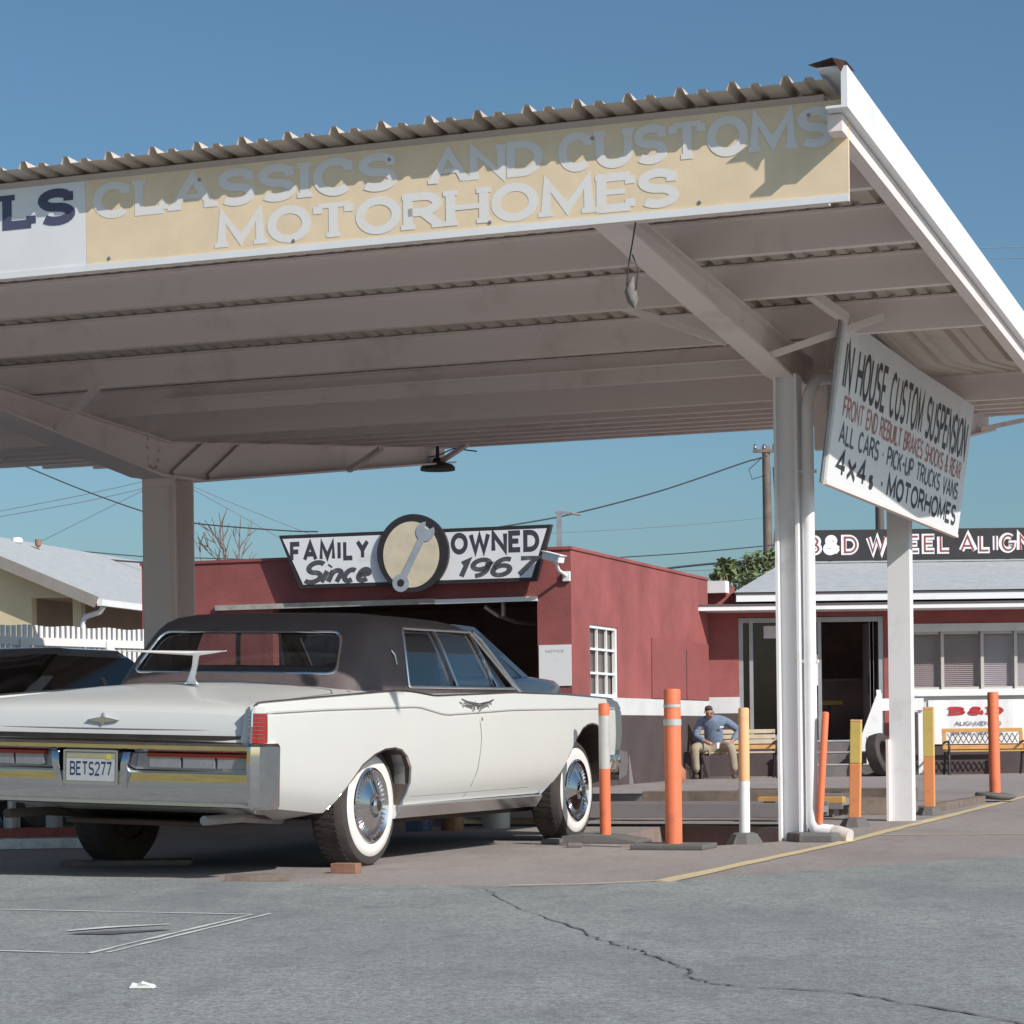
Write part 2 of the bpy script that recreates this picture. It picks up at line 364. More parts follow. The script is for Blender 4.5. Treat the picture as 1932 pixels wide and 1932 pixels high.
ribbon('oil_stain', [(-1.72, 9.02), (-1.58, 9.05), (-1.36, 9.16)], [.02, .13, .02], .008, CRACK, .3)
def crack(pts, wd, j): ribbon('pavement_crack', fine(pts, 9, j), wd, .0075, CRACK, .7)
crack([(-.16, 11.3), (-.02, 10.2), (.19, 9.1), (.30, 8.45), (.39, 8.08)], .008, .018)
crack([(.40, 8.1), (.46, 7.75), (.53, 7.35), (.50, 7.2), (.55, 7.02), (.62, 6.9), (.90, 6.72), (1.16, 6.2), (1.3, 5.8)], .009, .014)

# lifting rack runways laid across the pit, seen side on
th = R(20.63); CRZ = -th
CANL = Vector((1.7781, 16.0131, 0)); CD = Vector((math.sin(th), math.cos(th), 0)); CR = Vector((math.cos(th), -math.sin(th), 0))
def cw(x, s, z=0): return CANL + CR * x + CD * s + Vector((0, 0, z))
RAIL = mat('rack grey paint', (.23, .21, .215), .6, var=.2, scale=5, dirt=(.16, .13, .12))
def runway(label, s0, x0, x1, z0, z1, wd):
    t = thing('lift_runway', label, 'runway', cw((x0 + x1) / 2, s0), CRZ, 'runways of the lift over the pit'); h = (x1 - x0) / 2
    MB().box(-h, h, -wd / 2, wd / 2, z0 + .03, z1).build('deck', RAIL, t, bevel=.006)
    MB().box(-h, h, -wd / 2 - .02, -wd / 2 - .001, z0, z1 + .035).build('side_rail', RAIL, t, bevel=.004)
    MB().box(-h, h, wd / 2 + .001, wd / 2 + .02, z0, z1 + .035).build('side_rail', RAIL, t, bevel=.004)
    for q in (-h + .2, h - .2): MB().box(q - .07, q + .07, -wd / 2 + .04, wd / 2 - .04, -.0 if s0 > 2.2 else -.0, z0 + .03).build('foot', RAIL, t)
    return t
runway('grey steel runway nearest the dark pit, behind the orange posts', 2.35, -3.6, -.28, .07, .15, .45)
runway('grey steel runway farther back, behind the wood planks', 4.3, -4.2, -.5, .07, .16, .45)
def plank(label, x, s, z, L, wd, h, rz, m=WOOD, group=None, name='wood_plank', cat='plank'):
    o = MB().box(-L / 2, L / 2, -wd / 2, wd / 2, 0, h).build(name, m, None, bevel=.004); o.location = cw(x, s, z) if x is not None else s; o.rotation_euler = (0, 0, rz); return tag(o, label, cat, group)
plank('long reddish wood plank lying on the near runway by the front wheel', -1.35, 3.3, .16, 1.3, .2, .09, CRZ + .05)
plank('short pale wood block on the far runway left of the plank', -2.0, 3.35, .10, .5, .2, .06, CRZ - .1)
plank('dark wood beam lying behind the silver hook in the pit area', -.9, 5.2, .10, 1.6, .22, .12, CRZ)
plank('yellow edged timber beside the white column foot', -.62, 3.1, .155, .7, .12, .05, CRZ, OWOOD)
for i, (px, py, L, wd, h, a) in enumerate(((2.52, 20.2, .34, .2, .10, -.1), (2.98, 20.6, .45, .22, .15, -.05), (4.05, 22.0, .09, 3.0, .07, CRZ))):
    plank(('dark block for the shadowed trench edge behind the thin leaning post', 'low dark block for the shadowed trench edge left of the second white column', 'long low dark strip for the shadowed trench edge running back to the far right post')[i], None, (px, py, 0), 0, L, wd, h, a, WOOD)  # dark wood shapes standing for the trench edge in shadow
# bent metal release lever by the pit
t = MB().tube([cw(-1.0, 3.9, .02), cw(-.98, 3.85, .17), cw(-.90, 3.8, .25), cw(-.80, 3.78, .24), cw(-.76, 3.78, .17)], [.03, .035, .05, .05, .04], 10).build('bent_lever', GALV, None, 60)
tag(t, 'bent shiny metal lever standing up behind the pit', 'lever')

# ================================================================ CANOPY
def zroof(s): return 3.60 - .05 * s if s < 2.2 else 3.49 + .10 * (s - 2.2)
XR, XL, SF, SB = 1.47, -10.5, -4.62, 8.75
can = thing('petrol_canopy', 'big white steel forecourt canopy with corrugated roof on white columns', 'canopy', CANL, CRZ)
prof = []; x = XR - .03
base = 1.531
while x > XL:
    # between major ribs: pitch .2635 ; minor swell in the middle
    prof += [(x, 0), (x - .055, 0), (x - .066, .018), (x - .10, .018), (x - .111, 0), (x - .166, 0), (x - .184, .038), (x - .2085, .038), (x - .2265, 0)]
    x -= .2635
mb = MB()
for s0, s1 in ((SF, 2.2), (2.2, SB)):
    rows = [[(px, s, zroof(s) + pz + (0 if s0 < 0 else .0)) for px, pz in prof] for s in (s0, s1)]
    mb.loft(rows, closed=False, cap=False)
mb.build('roof_deck', DECK, can)
MB().box(XR - .05, XR - .01, -4.3, -4.05, zroof(-4) + .02, zroof(-4) + .03)
# purlins: bent Z sections
for k, s in enumerate((-3.5, -2.35, -1.27, -.06, 1.05, 2.05, 3.0, 4.05, 5.15, 6.3, 7.45, 8.55)):
    z = zroof(s); mb = MB(); t_ = .012; y0 = s
    pf = [(y0, z - .215), (y0 + .07, z - .215), (y0 + .07, z - .203), (y0 + t_, z - .203), (y0 + t_, z - .016), (y0 - .055, z - .016), (y0 - .055, z - .004), (y0, z - .004)]
    mb.prism([(a, b) for a, b in pf], XL + .1, .33 if .5 < s < 3.5 else XR - .06, 'x').build('purlin', CANOPY, can)
MB().box(XL + .1, XR - .09, -4.42, -4.30, 3.30, zroof(-4.42) - .006).build('edge_beam', CANOPY, can)
# gable trim on the right end: tall face and gutter lip, following both slopes
mb = MB()
def strip(mb, xa, xb, za, zb, s0, s1):
    mb.add([(xx, s, zroof(s) + zz) for s in (s0, s1) for xx, zz in ((xa, za), (xb, za), (xb, zb), (xa, zb))],
           [(3, 2, 1, 0), (4, 5, 6, 7), (0, 1, 5, 4), (1, 2, 6, 5), (2, 3, 7, 6), (3, 0, 4, 7)])
for s0, s1 in ((-4.68, 2.2), (2.2, 8.8)):
    strip(mb, XR + .055, XR + .085, -.16, .035, s0, s1); strip(mb, XR - .06, XR + .055, .025, .037, s0, s1); strip(mb, XR - .02, XR + .055, -.16, -.148, s0, s1)
mb.build('roof_trim', WHITE, can)
mb = MB()
for s0, s1 in ((-4.60, 2.2), (2.2, 8.8)): strip(mb, XR - .03, XR + .04, -.245, -.165, s0, s1)
mb.build('gutter', CANOPY, can)
mb = MB(); zz = zroof(-4.68)
mb.add([(XR - .10, -4.70, zz + .05), (XR + .02, -4.71, zz + .07), (XR + .085, -4.70, zz + .05), (XR - .06, -4.58, zz + .055), (XR + .03, -4.5, zz + .07), (XR + .085, -4.5, zz + .05), (XR + .06, -4.70, zz + .0)],
       [(0, 1, 4, 3), (1, 2, 5, 4), (1, 6, 2)])
mb.build('torn_flashing', mat('rusty flashing', (.10, .05, .03), .8, var=.4, scale=20), can)

def tee(x, pts_top, pts_bot, colz, y_at, wf, name='beam'):
    """tapered cantilever beam: web between top and bottom polylines (s, z); wide bottom flange"""
    mb = MB(); poly = pts_top + pts_bot[::-1]
    mb.prism(poly, x - .011, x + .011, 'x'); mb.build(name, CANOPY, can)
    mb = MB()
    for (a, za), (b, zb) in zip(pts_bot, pts_bot[1:]):
        mb.add([(xx, s, z + dz) for s, z in ((a, za), (b, zb)) for xx, dz in ((x - wf / 2, -.02), (x + wf / 2, -.02), (x + wf / 2, -.001), (x - wf / 2, -.001))],
               [(3, 2, 1, 0), (4, 5, 6, 7), (0, 1, 5, 4), (1, 2, 6, 5), (2, 3, 7, 6), (3, 0, 4, 7)])
    mb.build('flange', CANOPY, can)
    mb = MB()
    for (a, za), (b, zb) in zip(pts_top, pts_top[1:]): mb.add([(xx, s, z + dz) for s, z in ((a, za), (b, zb)) for xx, dz in ((x - .06, -.014), (x + .06, -.014), (x + .06, -.002), (x - .06, -.002))],
               [(3, 2, 1, 0), (4, 5, 6, 7), (0, 1, 5, 4), (1, 2, 6, 5), (2, 3, 7, 6), (3, 0, 4, 7)])
    mb.build('flange', CANOPY, can)
zt = lambda s: zroof(s) - .218
tee(.05, [(-4.28, zt(-4.28)), (2.2, zt(2.2)), (8.4, zt(8.4))], [(-4.28, 3.50), (-.12, 3.15), (.15, 3.15), (3.4, 2.98), (8.4, 3.76)], 0, 0, .17)
tee(-5.9, [(-4.28, zt(-4.28)), (2.2, zt(2.2)), (8.42, zt(8.42))], [(-4.28, 3.60), (1.86, 2.96), (2.62, 2.98), (8.42, 3.74)], 0, 0, .30)
# columns
MB().box(.0, .018, -.08, .08, 0, 3.145).box(.142, .16, -.08, .08, 0, 3.145).box(.018, .142, -.012, .012, 0, 3.145).build('column', COLW, can)
MB().box(-6.05, -5.74, 2.04, 2.06, 0, 2.95).box(-6.05, -5.74, 2.36, 2.38, 0, 2.95).box(-5.91, -5.89, 2.06, 2.36, 0, 2.95).box(-6.02, -5.78, 2.00, 2.04, 0, 2.86).build('column', CANOPY, can)
MB().box(.05, .08, 3.36, 3.50, 0, 2.99).box(.08, .215, 3.36, 3.375, 0, 2.99).box(.08, .215, 3.485, 3.50, 0, 2.99).box(.215, .23, 3.36, 3.50, 0, 2.99).build('column', COLW, can)
MB().box(.028, .05, 3.32, 3.36, 0, .66).build('guard_strip', CANOPY, can)
# column boots: bolts round the haunch of the far column and stiffeners
for a in range(0, 360, 30):
    p = Vector((-5.885, 1.95 + .10 * math.cos(R(a)), 3.18 + .17 * math.sin(R(a)))); MB().lathe([(0, .012), (.014, .012), (.016, 0)], 8, Matrix.Translation(p) @ Matrix.Rotation(R(90), 4, 'Y')).build('bolt', CANOPY, can)
MB().bar((-5.86, 2.25, 2.99), (-5.86, 2.85, 3.32), .07, .012, (1, 0, 0)).build('stiffener', CANOPY, can)
MB().bar((-5.86, 2.9, 3.03), (-5.86, 3.5, 3.36), .07, .012, (1, 0, 0)).build('stiffener', CANOPY, can)
# fly braces between beam flange and purlins
for (xa, sa, za, xb, sb, zb) in ((.10, -.55, 3.20, .78, -.2, 3.46), (-.06, -1.0, 3.23, -.72, -1.2, 3.48), (-5.75, .2, 3.14, -5.2, -.06, 3.42), (-5.75, 5.6, 3.36, -5.2, 5.15, 3.50), (-5.75, 8.0, 3.70, -5.25, 7.5, 3.80), (.1, 7.6, 3.66, .9, 8.5, 3.92)):
    MB().bar((xa, sa, za), (xb, sb, zb), .045, .045).build('fly_brace', CANOPY, can)
# downspout on the right of the near column
MB().tube([(.25, 1.9, 3.22), (.25, .5, 3.19), (.245, .12, 3.12), (.225, .0, 3.0), (.215, -.005, 2.9), (.215, -.005, .22), (.225, -.015, .12), (.26, -.03, .065), (.36, -.05, .055)], [.042] * 6 + [.05, .056, .056], 14).build('downspout', COLW, can, 50)
MB().box(.11, .27, -.02, .02, 2.48, 2.50).box(.11, .27, -.02, .02, 1.2, 1.22).build('pipe_strap', CANOPY, can)
MB().tube([(.34, -.045, .055), (.41, -.065, .048), (.49, -.09, .032)], [.052, .056, .05], 12).build('splash_shoe', mat('dirty white pipe', (.55, .51, .47), .7, var=.3, scale=26, dirt=(.16, .13, .12)), can, 50)
MB().box(.02, .05, 1.4, 1.44, 2.8, 3.2).build('conduit', CANOPY, can)
MB().box(.13, .22, .55, .62, 2.7, 3.45).build('hanger', CANOPY, can)

# electrical conduit and boxes under the roof
MB().tube([(-5.2, .93, zroof(1) - .12), (-1.2, .93, zroof(1) - .12), (-.06, .93, zroof(1) - .12)], .014, 6).build('conduit', CANOPY, can)
MB().tube([(-.02, .9, 3.35), (-.02, -1.5, 3.52), (-.02, -3.6, 3.62)], .014, 6).build('conduit', CANOPY, can)
# fascia signs along the front
def fascia(label, x0, x1, m):
    t = thing('fascia_sign', label, 'sign', CANL + CR * ((x0 + x1) / 2) + CD * (-4.46) + Vector((0, 0, 3.275)), CRZ); h = (x1 - x0) / 2
    MB().box(-h, h, -.02, .0, 0, .49).build('panel', m, t)
    MB().box(-h, h, -.026, -.021, .0, .034).build('bottom_strip', FASCW, t)
    return t
ft = fascia('long tan sign reading CLASSICS AND CUSTOMS MOTORHOMES along the canopy front', -2.67, 1.512, FASCY); cx = (-2.67 + 1.512) / 2
fp = lambda x, z, d: (x, -.0215 - d, z)
letters(mb := MB(), 'CLASSICS', -2.63 - cx, .272, 1.80, .20, .215, fp, .15, gap=.24); mb.build('lettering', FADED, ft)
letters(mb := MB(), 'AND', -.66 - cx, .275, .62, .18, .21, fp, .13, gap=.24); mb.build('lettering', FADED, ft)
letters(mb := MB(), 'CUSTOMS', .04 - cx, .270, 1.40, .20, .215, fp, .15, gap=.24); mb.build('lettering', FADED, ft)
letters(mb := MB(), 'MOTORHOMES', -1.88 - cx, .052, 2.55, .195, .215, fp, .15, gap=.24); mb.build('lettering', FADED, ft)
ft2 = fascia('white sign with dark letters LS at the left of the canopy front', -10.4, -2.672, FASCW)
letters(mb := MB(), 'LS', -3.20 + (10.4 + 2.672) / 2, .265, .47, .20, .24, fp, .17); mb.build('lettering', NAVY, ft2)
mb = MB()
for i in range(8): mb.lathe([(0, .006), (.009, .004), (.011, 0)], 8, Matrix.Translation((-1.95 + i * .55, -.0205, .06 + .37 * (i % 2))) @ Matrix.Rotation(R(90), 4, 'X'))
mb.build('screw', GREYM, ft)

# hanging painted board on the right of the near column
hs = thing('hanging_sign', 'long white painted board about house custom suspension hung under the canopy edge', 'sign', cw(.40, -.39, 2.39), CRZ)
LS_, HS_ = 4.85, 1.05; lean = lambda z: .15 * z / HS_
mb = MB()
for a, b in ((0, LS_),):
    mb.add([(lean(z) + dx, s, z) for dx in (0, .03) for s in (0, LS_ * .5, LS_) for z in (0, HS_ + (.0 if s < 3 else .03))],
           [(0, 1, 3, 2), (2, 3, 5, 4), (6, 8, 9, 7), (8, 10, 11, 9), (0, 6, 7, 1), (4, 5, 11, 10), (0, 2, 8, 6), (2, 4, 10, 8), (1, 7, 9, 3), (3, 9, 11, 5)])
mb.build('board', WHITE, hs)
MB().tube([(lean(0) + .0, -.012, -.02), (lean(HS_), -.012, HS_ + .05)], .014, 8).build('frame_pipe', GREYM, hs)
MB().bar((lean(0) + .015, 0, -.016), (lean(0) + .015, LS_, -.016), .04, .03).build('bottom_rail', CANOPY, hs)
MB().bar((lean(HS_) + .015, .02, HS_ + .0), (lean(HS_) - .15, -.25, HS_ + .13), .06, .06).build('bracket', CANOPY, hs)
MB().bar((lean(HS_) + .015, LS_ - .1, HS_ + .04), (lean(HS_) + .015, LS_ - .1, HS_ + .3), .03, .03).build('bracket', CANOPY, hs)
hp = lambda x, z, d: (lean(z) + .032 + d, x, z)
RP = mat('faded red lettering', (.52, .20, .18), .6, var=.25, scale=20); DK = mat('dark lettering', (.06, .055, .07), .6, var=.2, scale=10); GB = mat('grey blue lettering', (.12, .12, .17), .6, var=.2, scale=10)
letters(mb := MB(), 'IN HOUSE CUSTOM SUSPENSION', .10, .60, 4.6, .325, .15, hp); mb.build('lettering', DK, hs)
letters(mb := MB(), 'FRONT END REBUILT BRAKES SHOCKS & REAR', .22, .43, 4.4, .145, .15, hp); mb.build('lettering', RP, hs)
letters(mb := MB(), 'ALL CARS . PICK-UP TRUCKS VANS', .20, .26, 4.4, .145, .16, hp); mb.build('lettering', GB, hs)
letters(mb := MB(), '4X4', .20, .05, .95, .18, .2, hp); letters(mb, 's .', 1.22, .05, .5, .16, .2, hp); letters(mb, 'MOTORHOMES', 1.85, .05, 2.8, .17, .19, hp); mb.build('lettering', DK, hs)

# dish lamp under the back edge, rag on a wire
hl = thing('hanging_lamp', 'black dish lamp hanging under the back edge of the canopy', 'lamp', cw(-5.80, 8.0, 3.60), CRZ)
MB().lathe([(.02, .14), (.05, .13), (.06, .09), (.16, .06), (.19, .03), (.19, 0), (.17, .0), (.03, .05)], 24).build('shade', IRON, hl, 40)
MB().tube([(0, 0, .13), (0, 0, .35)], .02, 8).build('stem', IRON, hl); MB().tube([(-.5, -.3, .2), (-.2, -.1, .12), (0, 0, .16), (.15, .1, .24), (.4, .15, .2)], .008, 6).build('cord', IRON, hl)
rg = thing('hanging_rag', 'grey rag tied to a loop of wire below the tan fascia sign', 'rag', cw(.39, -4.38, 2.98), CRZ)
MB().tube([(.02, 0, .31), (.0, 0, .2), (-.02, 0, .1), (-.03, 0, .0), (-.01, 0, -.05), (.02, 0, -.02), (.03, 0, .08), (.0, 0, .15)], .004, 6).build('wire', IRON, rg)
MB().tube([(-.0, 0, .04), (-.015, .01, -.03), (.0, 0, -.08), (.01, 0, -.12)], [.008, .03, .028, .004], 8).build('cloth', mat('grey cloth', (.22, .20, .18), .9, var=.3, scale=30), rg, 60)

# ================================================================ RED GARAGE
GA = R(19); ga = thing('garage_building', 'red stucco garage with open bay door and white lower band', 'building', (.72, 31, 0), -GA)
H = 3.15
MB().box(-6.3, -4.3, 0, .2, 1.22, H).box(-4.3, -.47, 0, .2, 2.50, H).box(-.47, 0, 0, .2, 1.22, H).build('front_wall', REDW, ga)
MB().box(-6.3, -4.3, 0, .2, 0, .98).build('wall_base', DARKW, ga); MB().box(-.47, 0, 0, .2, 0, .98).box(-.2, 0, .2, 7.2, 0, .98).build('wall_base', DARKW, ga)
WB = mat('white wall band', (.66, .66, .66), .7, var=.1, scale=2)
MB().box(-6.3, -4.3, -.003, .2, .98, 1.22).build('wall_band', WB, ga); MB().box(-.47, .003, -.003, .2, .98, 1.22).box(-.2, .003, .2, 7.2, .98, 1.22).build('wall_band', WB, ga)
MB().box(-.2, 0, .2, .81, 1.22, H).box(-.2, 0, .81, 2.13, 2.2, H).box(-.2, 0, 2.13, 7.2, 1.22, H + .04).build('side_wall', REDW, ga)
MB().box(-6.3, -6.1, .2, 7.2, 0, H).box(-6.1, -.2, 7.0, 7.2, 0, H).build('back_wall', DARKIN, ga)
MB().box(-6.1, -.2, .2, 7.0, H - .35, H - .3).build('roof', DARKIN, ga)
MB().box(-6.32, .02, -.02, .22, H, H + .04).box(-.22, .02, .22, 7.2, H, H + .04).build('parapet_cap', REDW, ga)
MB().box(-.2, .28, 7.25, 7.5, 2.95, 3.14).build('gable_end', WHITE, ga)
MB().box(-5.15, -1.9, -.05, -.003, 2.49, 2.56).build('door_header', mat('dull header', (.42, .40, .36), .7, var=.25, scale=6), ga)
MB().box(-1.9, -.46, -.045, -.003, 2.485, 2.545).build('door_header', WHITE, ga)
MB().tube([(-1.35, .4, 2.46), (-1.2, .5, 2.34), (-1.05, .8, 2.26), (-.62, 2.6, 2.2)], .03, 8).build('door_track', GALV, ga)
MB().tube([(-1.1, .45, 2.5), (-1.1, .45, 2.32)], .03, 8).build('door_roller', GALV, ga)
MB().box(.003, .018, 3.82, 7.15, 1.23, 2.12).build('side_door', REDDOOR, ga)
MB().box(.019, .024, 5.75, 5.78, 1.23, 2.0).build('door_seam', DARKW, ga)
def window(parent, x, y0, y1, z0, z1, cols, rows, axis='y'):
    """multi pane window in a wall facing +x (local)"""
    f = MB(); t = .045
    f.box(x - .07, x - .02, y0, y0 + t, z0, z1).box(x - .07, x - .02, y1 - t * 1.6, y1, z0, z1).box(x - .07, x - .02, y0 + t, y1 - t, z1 - t, z1).box(x - .07, x - .02, y0 + t, y1 - t, z0, z0 + t)
    w_ = f.build('window', WHITE, parent); b = MB()
    for i in range(1, cols): q = y0 + (y1 - y0) * i / cols; b.box(x - .06, x - .03, q - .014, q + .014, z0 + t, z1 - t)
    for i in range(1, rows): q = z0 + (z1 - z0) * i / rows; b.box(x - .058, x - .028, y0 + t, y1 - t, q - .016, q + .016)
    b.build('glazing_bar', WHITE, w_)
    MB().box(x - .10, x - .09, y0, y1, z0, z1).build('pane', mat('dusty grey glass', (.16, .14, .13), .25, var=.2, scale=2), w_)
window(ga, 0, .81, 2.13, 1.22, 2.2, 3, 3)
# shop gear in the dark bay
nb = MB().box(-.45, -.004, -.016, -.004, 1.36, 1.90).build('notice_board', WHITE, None); nb.location = ga.location; nb.rotation_euler = ga.rotation_euler
tag(nb, 'square white notice sheet on the red wall by the garage bay', 'notice')
nb2 = MB(); letters(nb2, 'NOTICE', -.36, 1.80, .26, .035, .2, lambda x, z, d: (x, -.017 - d, z))
o = nb2.build('heading', mat('pale grey print', (.5, .5, .5), .7), nb); o.parent = nb
# family sign
fs = thing('family_sign', 'bow-tie shaped white sign FAMILY OWNED since 1967 with round centre badge', 'sign', (.72, 31, 0), -GA)
def off(poly, d):
    c = (sum(p[0] for p in poly) / 4, sum(p[1] for p in poly) / 4); return [(p[0] + (d if p[0] < c[0] else -d) * 1.15, p[1] + (d if p[1] < c[1] else -d)) for p in poly]
bow = [(-3.80, 2.745), (-.42, 2.735), (-.20, 3.47), (-4.10, 3.475)]
MB().prism(bow, -.20, -.10, 'y').build('frame', BLACKP, fs)
MB().prism(off(bow, .05), -.206, -.201, 'y').build('face', WHITE, fs)
sp = lambda x, z, d: (x, -.2065 - d, z)
letters(mb := MB(), 'FAMILY', -3.93, 3.10, 1.16, .28, .23, sp, gap=.36); mb.build('lettering', DK, fs)
letters(mb := MB(), 'OWNED', -1.60, 3.12, 1.24, .29, .24, sp, gap=.3); mb.build('lettering', DK, fs)
GRADE = mat('brushed lettering', (.07, .07, .08), .6, var=.3, scale=9, dirt=(.26, .28, .30))
letters(mb := MB(), 'Since', -3.80, 2.79, 1.02, .33, .2, sp, slant=.4, gap=.14); mb.build('lettering', GRADE, fs)
letters(mb := MB(), '1967', -1.58, 2.80, 1.1, .27, .22, sp, slant=.35); mb.build('lettering', GRADE, fs)
def ell(cx, cz, rx, rz, n=48): return [(cx + rx * math.cos(2 * math.pi * i / n), cz + rz * math.sin(2 * math.pi * i / n)) for i in range(n)]
bd = MB().prism(ell(-2.12, 3.16, .51, .52), -.27, -.21, 'y').build('badge', BLACKP, fs)
MB().prism(ell(-2.14, 3.14, .40, .44), -.276, -.271, 'y').build('badge_face', mat('cream badge', (.70, .60, .44), .6, var=.12, scale=5), bd)
# plain spanner emblem on the badge (the painted figure itself is left out)
sil = mat('spanner grey', (.36, .40, .44), .55, var=.15, scale=8)
c_, s_ = math.cos(R(62)), math.sin(R(62))
def rot(p): return (-2.10 + p[0] * c_ - p[1] * s_, 3.12 + p[0] * s_ + p[1] * c_)
wr = [(-.30, -.045), (.24, -.045)] + [(.36 + .13 * math.cos(R(a)), .13 * math.sin(R(a))) for a in range(-150, -24, 14)] + [(.40, -.03), (.40, .03)] + [(.36 + .13 * math.cos(R(a)), .13 * math.sin(R(a))) for a in range(24, 151, 14)] + [(.24, .045), (-.30, .045)] + [(-.40 + .12 * math.cos(R(a)), .12 * math.sin(R(a))) for a in range(30, 331, 15)]
MB().prism([rot(p) for p in wr], -.286, -.2765, 'y').build('spanner_emblem', sil, fs)
MB().prism([rot((-.40 + .05 * math.cos(R(a)), .05 * math.sin(R(a)))) for a in range(0, 360, 15)], -.289, -.2865, 'y').build('spanner_eye', BLACKP, fs)
# security camera on the corner
sc = thing('security_camera', 'white box security camera on the top corner of the red garage', 'camera', (.72, 31, 0), -GA)
M = Matrix.Translation((-.12, -.38, 3.02)) @ Matrix.Rotation(R(-22), 4, 'Z') @ Matrix.Rotation(R(14), 4, 'Y')
MB().box(-.14, .15, -.06, .06, -.045, .05, M).build('housing', WHITE, sc, bevel=.008); MB().box(-.16, .17, -.07, .07, .051, .06, M).build('sunshield', WHITE, sc)
MB().tube([(-.1, -.36, 2.97), (-.08, -.25, 2.86), (-.05, -.02, 2.80)], .022, 8).build('arm', WHITE, sc)
MB().box(-.1, .0, -.05, -.004, 2.73, 2.86).build('mount', WHITE, sc, bevel=.006)

# ================================================================ OFFICE
of = thing('office_building', 'low red office with grey hip roof, glass door and ribbon windows', 'building', (0, 38, 0), 0)
def ob(name, m, *boxes, bevel=0, parent=None):
    mb = MB()
    for b in boxes: mb.box(*b)
    return mb.build(name, m, parent or of, bevel=bevel)
ob('wall', REDW, (2.95, 3.57, 0, .25, 1.28, 2.78), (3.57, 5.9, 0, .25, 2.56, 2.78), (5.9, 6.06, 0, .25, .55, 2.78), (6.06, 13, 0, .25, 2.42, 2.78), (2.98, 3.52, .05, .25, 2.78, 3.05))
ob('wall_band', WB, (2.945, 3.575, -.004, .25, 1.02, 1.28), (6.06, 13, -.004, .25, 1.0, 1.25))
ob('wall_base', DARKW, (2.95, 3.57, 0, .25, 0, 1.02), (3.57, 5.9, .0, .25, 0, .55), (6.06, 13, 0, .25, 0, 1.0))
ob('window_sill', WHITE, (6.06, 13, -.09, .25, 1.252, 1.36), bevel=.006)
ob('window_header', WB, (6.06, 13, -.03, .25, 2.29, 2.418))
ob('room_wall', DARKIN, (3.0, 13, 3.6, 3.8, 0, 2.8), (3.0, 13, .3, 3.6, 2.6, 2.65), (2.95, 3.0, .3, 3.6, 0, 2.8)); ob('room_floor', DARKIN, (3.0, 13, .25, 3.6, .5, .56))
ob('counter', DARKIN, (4.6, 5.9, 2.2, 2.8, .56, 1.55)); ob('counter_top', mat('pale counter', (.28, .24, .2), .6), (4.55, 5.9, 2.15, 2.85, 1.552, 1.60))
ob('bar_stool_seat', mat('mustard seat', (.38, .26, .06), .6), (5.0, 5.4, 1.2, 1.55, 1.14, 1.22), bevel=.02); ob('stool_leg', IRON, (5.17, 5.22, 1.35, 1.4, .56, 1.139))
FR = mat('aluminium frame', (.42, .42, .43), .4, .5, var=.1, scale=6)
ob('door_frame', FR, (3.57, 3.64, .02, .16, .55, 2.55), (3.74, 3.80, .02, .16, .55, 2.55), (4.72, 4.78, .02, .16, .55, 2.55), (4.84, 4.90, .02, .16, .55, 2.55), (5.82, 5.9, .02, .16, .55, 2.55), (3.64, 5.82, .03, .15, 2.47, 2.55), (3.80, 4.72, .04, .14, .56, .66))
ob('side_glass', GLASSB, (3.80, 4.72, .085, .095, .66, 2.47), (3.645, 3.735, .085, .095, .56, 2.47))
dr = ob('door', FR, (5.68, 5.74, -.75, .04, .57, 2.46), (5.685, 5.735, -.75, -.68, .57, 2.46)); dr.data.transform(Matrix.Translation((0, .78, 0)))
ob('door_handle', IRON, (5.66, 5.679, .1, .14, 1.3, 1.6), parent=dr)
ob('poster', WB, (3.98, 4.5, .075, .084, 2.22, 2.42)); ob('poster', WHITE, (4.28, 4.55, .074, .083, 1.76, 2.02)); ob('poster', WHITE, (4.79, 4.84, .01, .019, 1.45, 1.95))
for i, (a, b) in enumerate(((6.08, 6.79), (6.85, 7.43), (7.49, 7.97), (8.03, 8.7), (8.76, 9.4), (9.46, 10.2), (10.26, 11.0), (11.06, 11.8), (11.86, 12.6))):
    c = (.50, .48, .47) if i < 2 else (.66, .69, .70)  # first two blinds coloured darker, standing for the shade on them
    wn = ob('window', mat('pale mullion', (.52, .50, .46), .5, var=.1), (a - .03, a + .02, .0, .1, 1.36, 2.29), (a + .02, b, .02, .08, 1.36, 1.40), (a + .02, b, .02, .08, 2.25, 2.29))
    mb = MB(); nsl = 26
    for k in range(nsl): z = 1.41 + .84 * k / nsl; mb.add([(a + .02, .10, z), (b, .10, z), (b, .125, z + .026), (a + .02, .125, z + .026)], [(0, 1, 2, 3)])
    mb.box(a, b + .04, .13, .14, 1.38, 2.28)
    mb.build('blind', mat('blind shaded' if i < 2 else 'blind lit', c, .6, var=.06), wn); MB().box(a + .02, b, .05, .056, 1.40, 2.25).build('pane', GLASSB, wn)
ob('steps', CONC, (4.35, 5.62, -1.05, 0, 0, .18), (4.35, 5.62, -.7, 0, .18, .37), (4.35, 5.75, -.35, 0, .37, .545)); ob('step_nosing', CONCE, (4.34, 5.63, -1.06, -1.0, .18, .20), (4.34, 5.63, -.71, -.65, .37, .39), (4.34, 5.76, -.36, -.30, .546, .57))
ob('porch_roof', WHITE, (2.77, 13, -.75, .0, 2.635, 2.71), bevel=.004); ob('porch_roof_edge', mat('dark flashing', (.12, .10, .10), .7), (2.75, 13, -.77, .0, 2.712, 2.735))
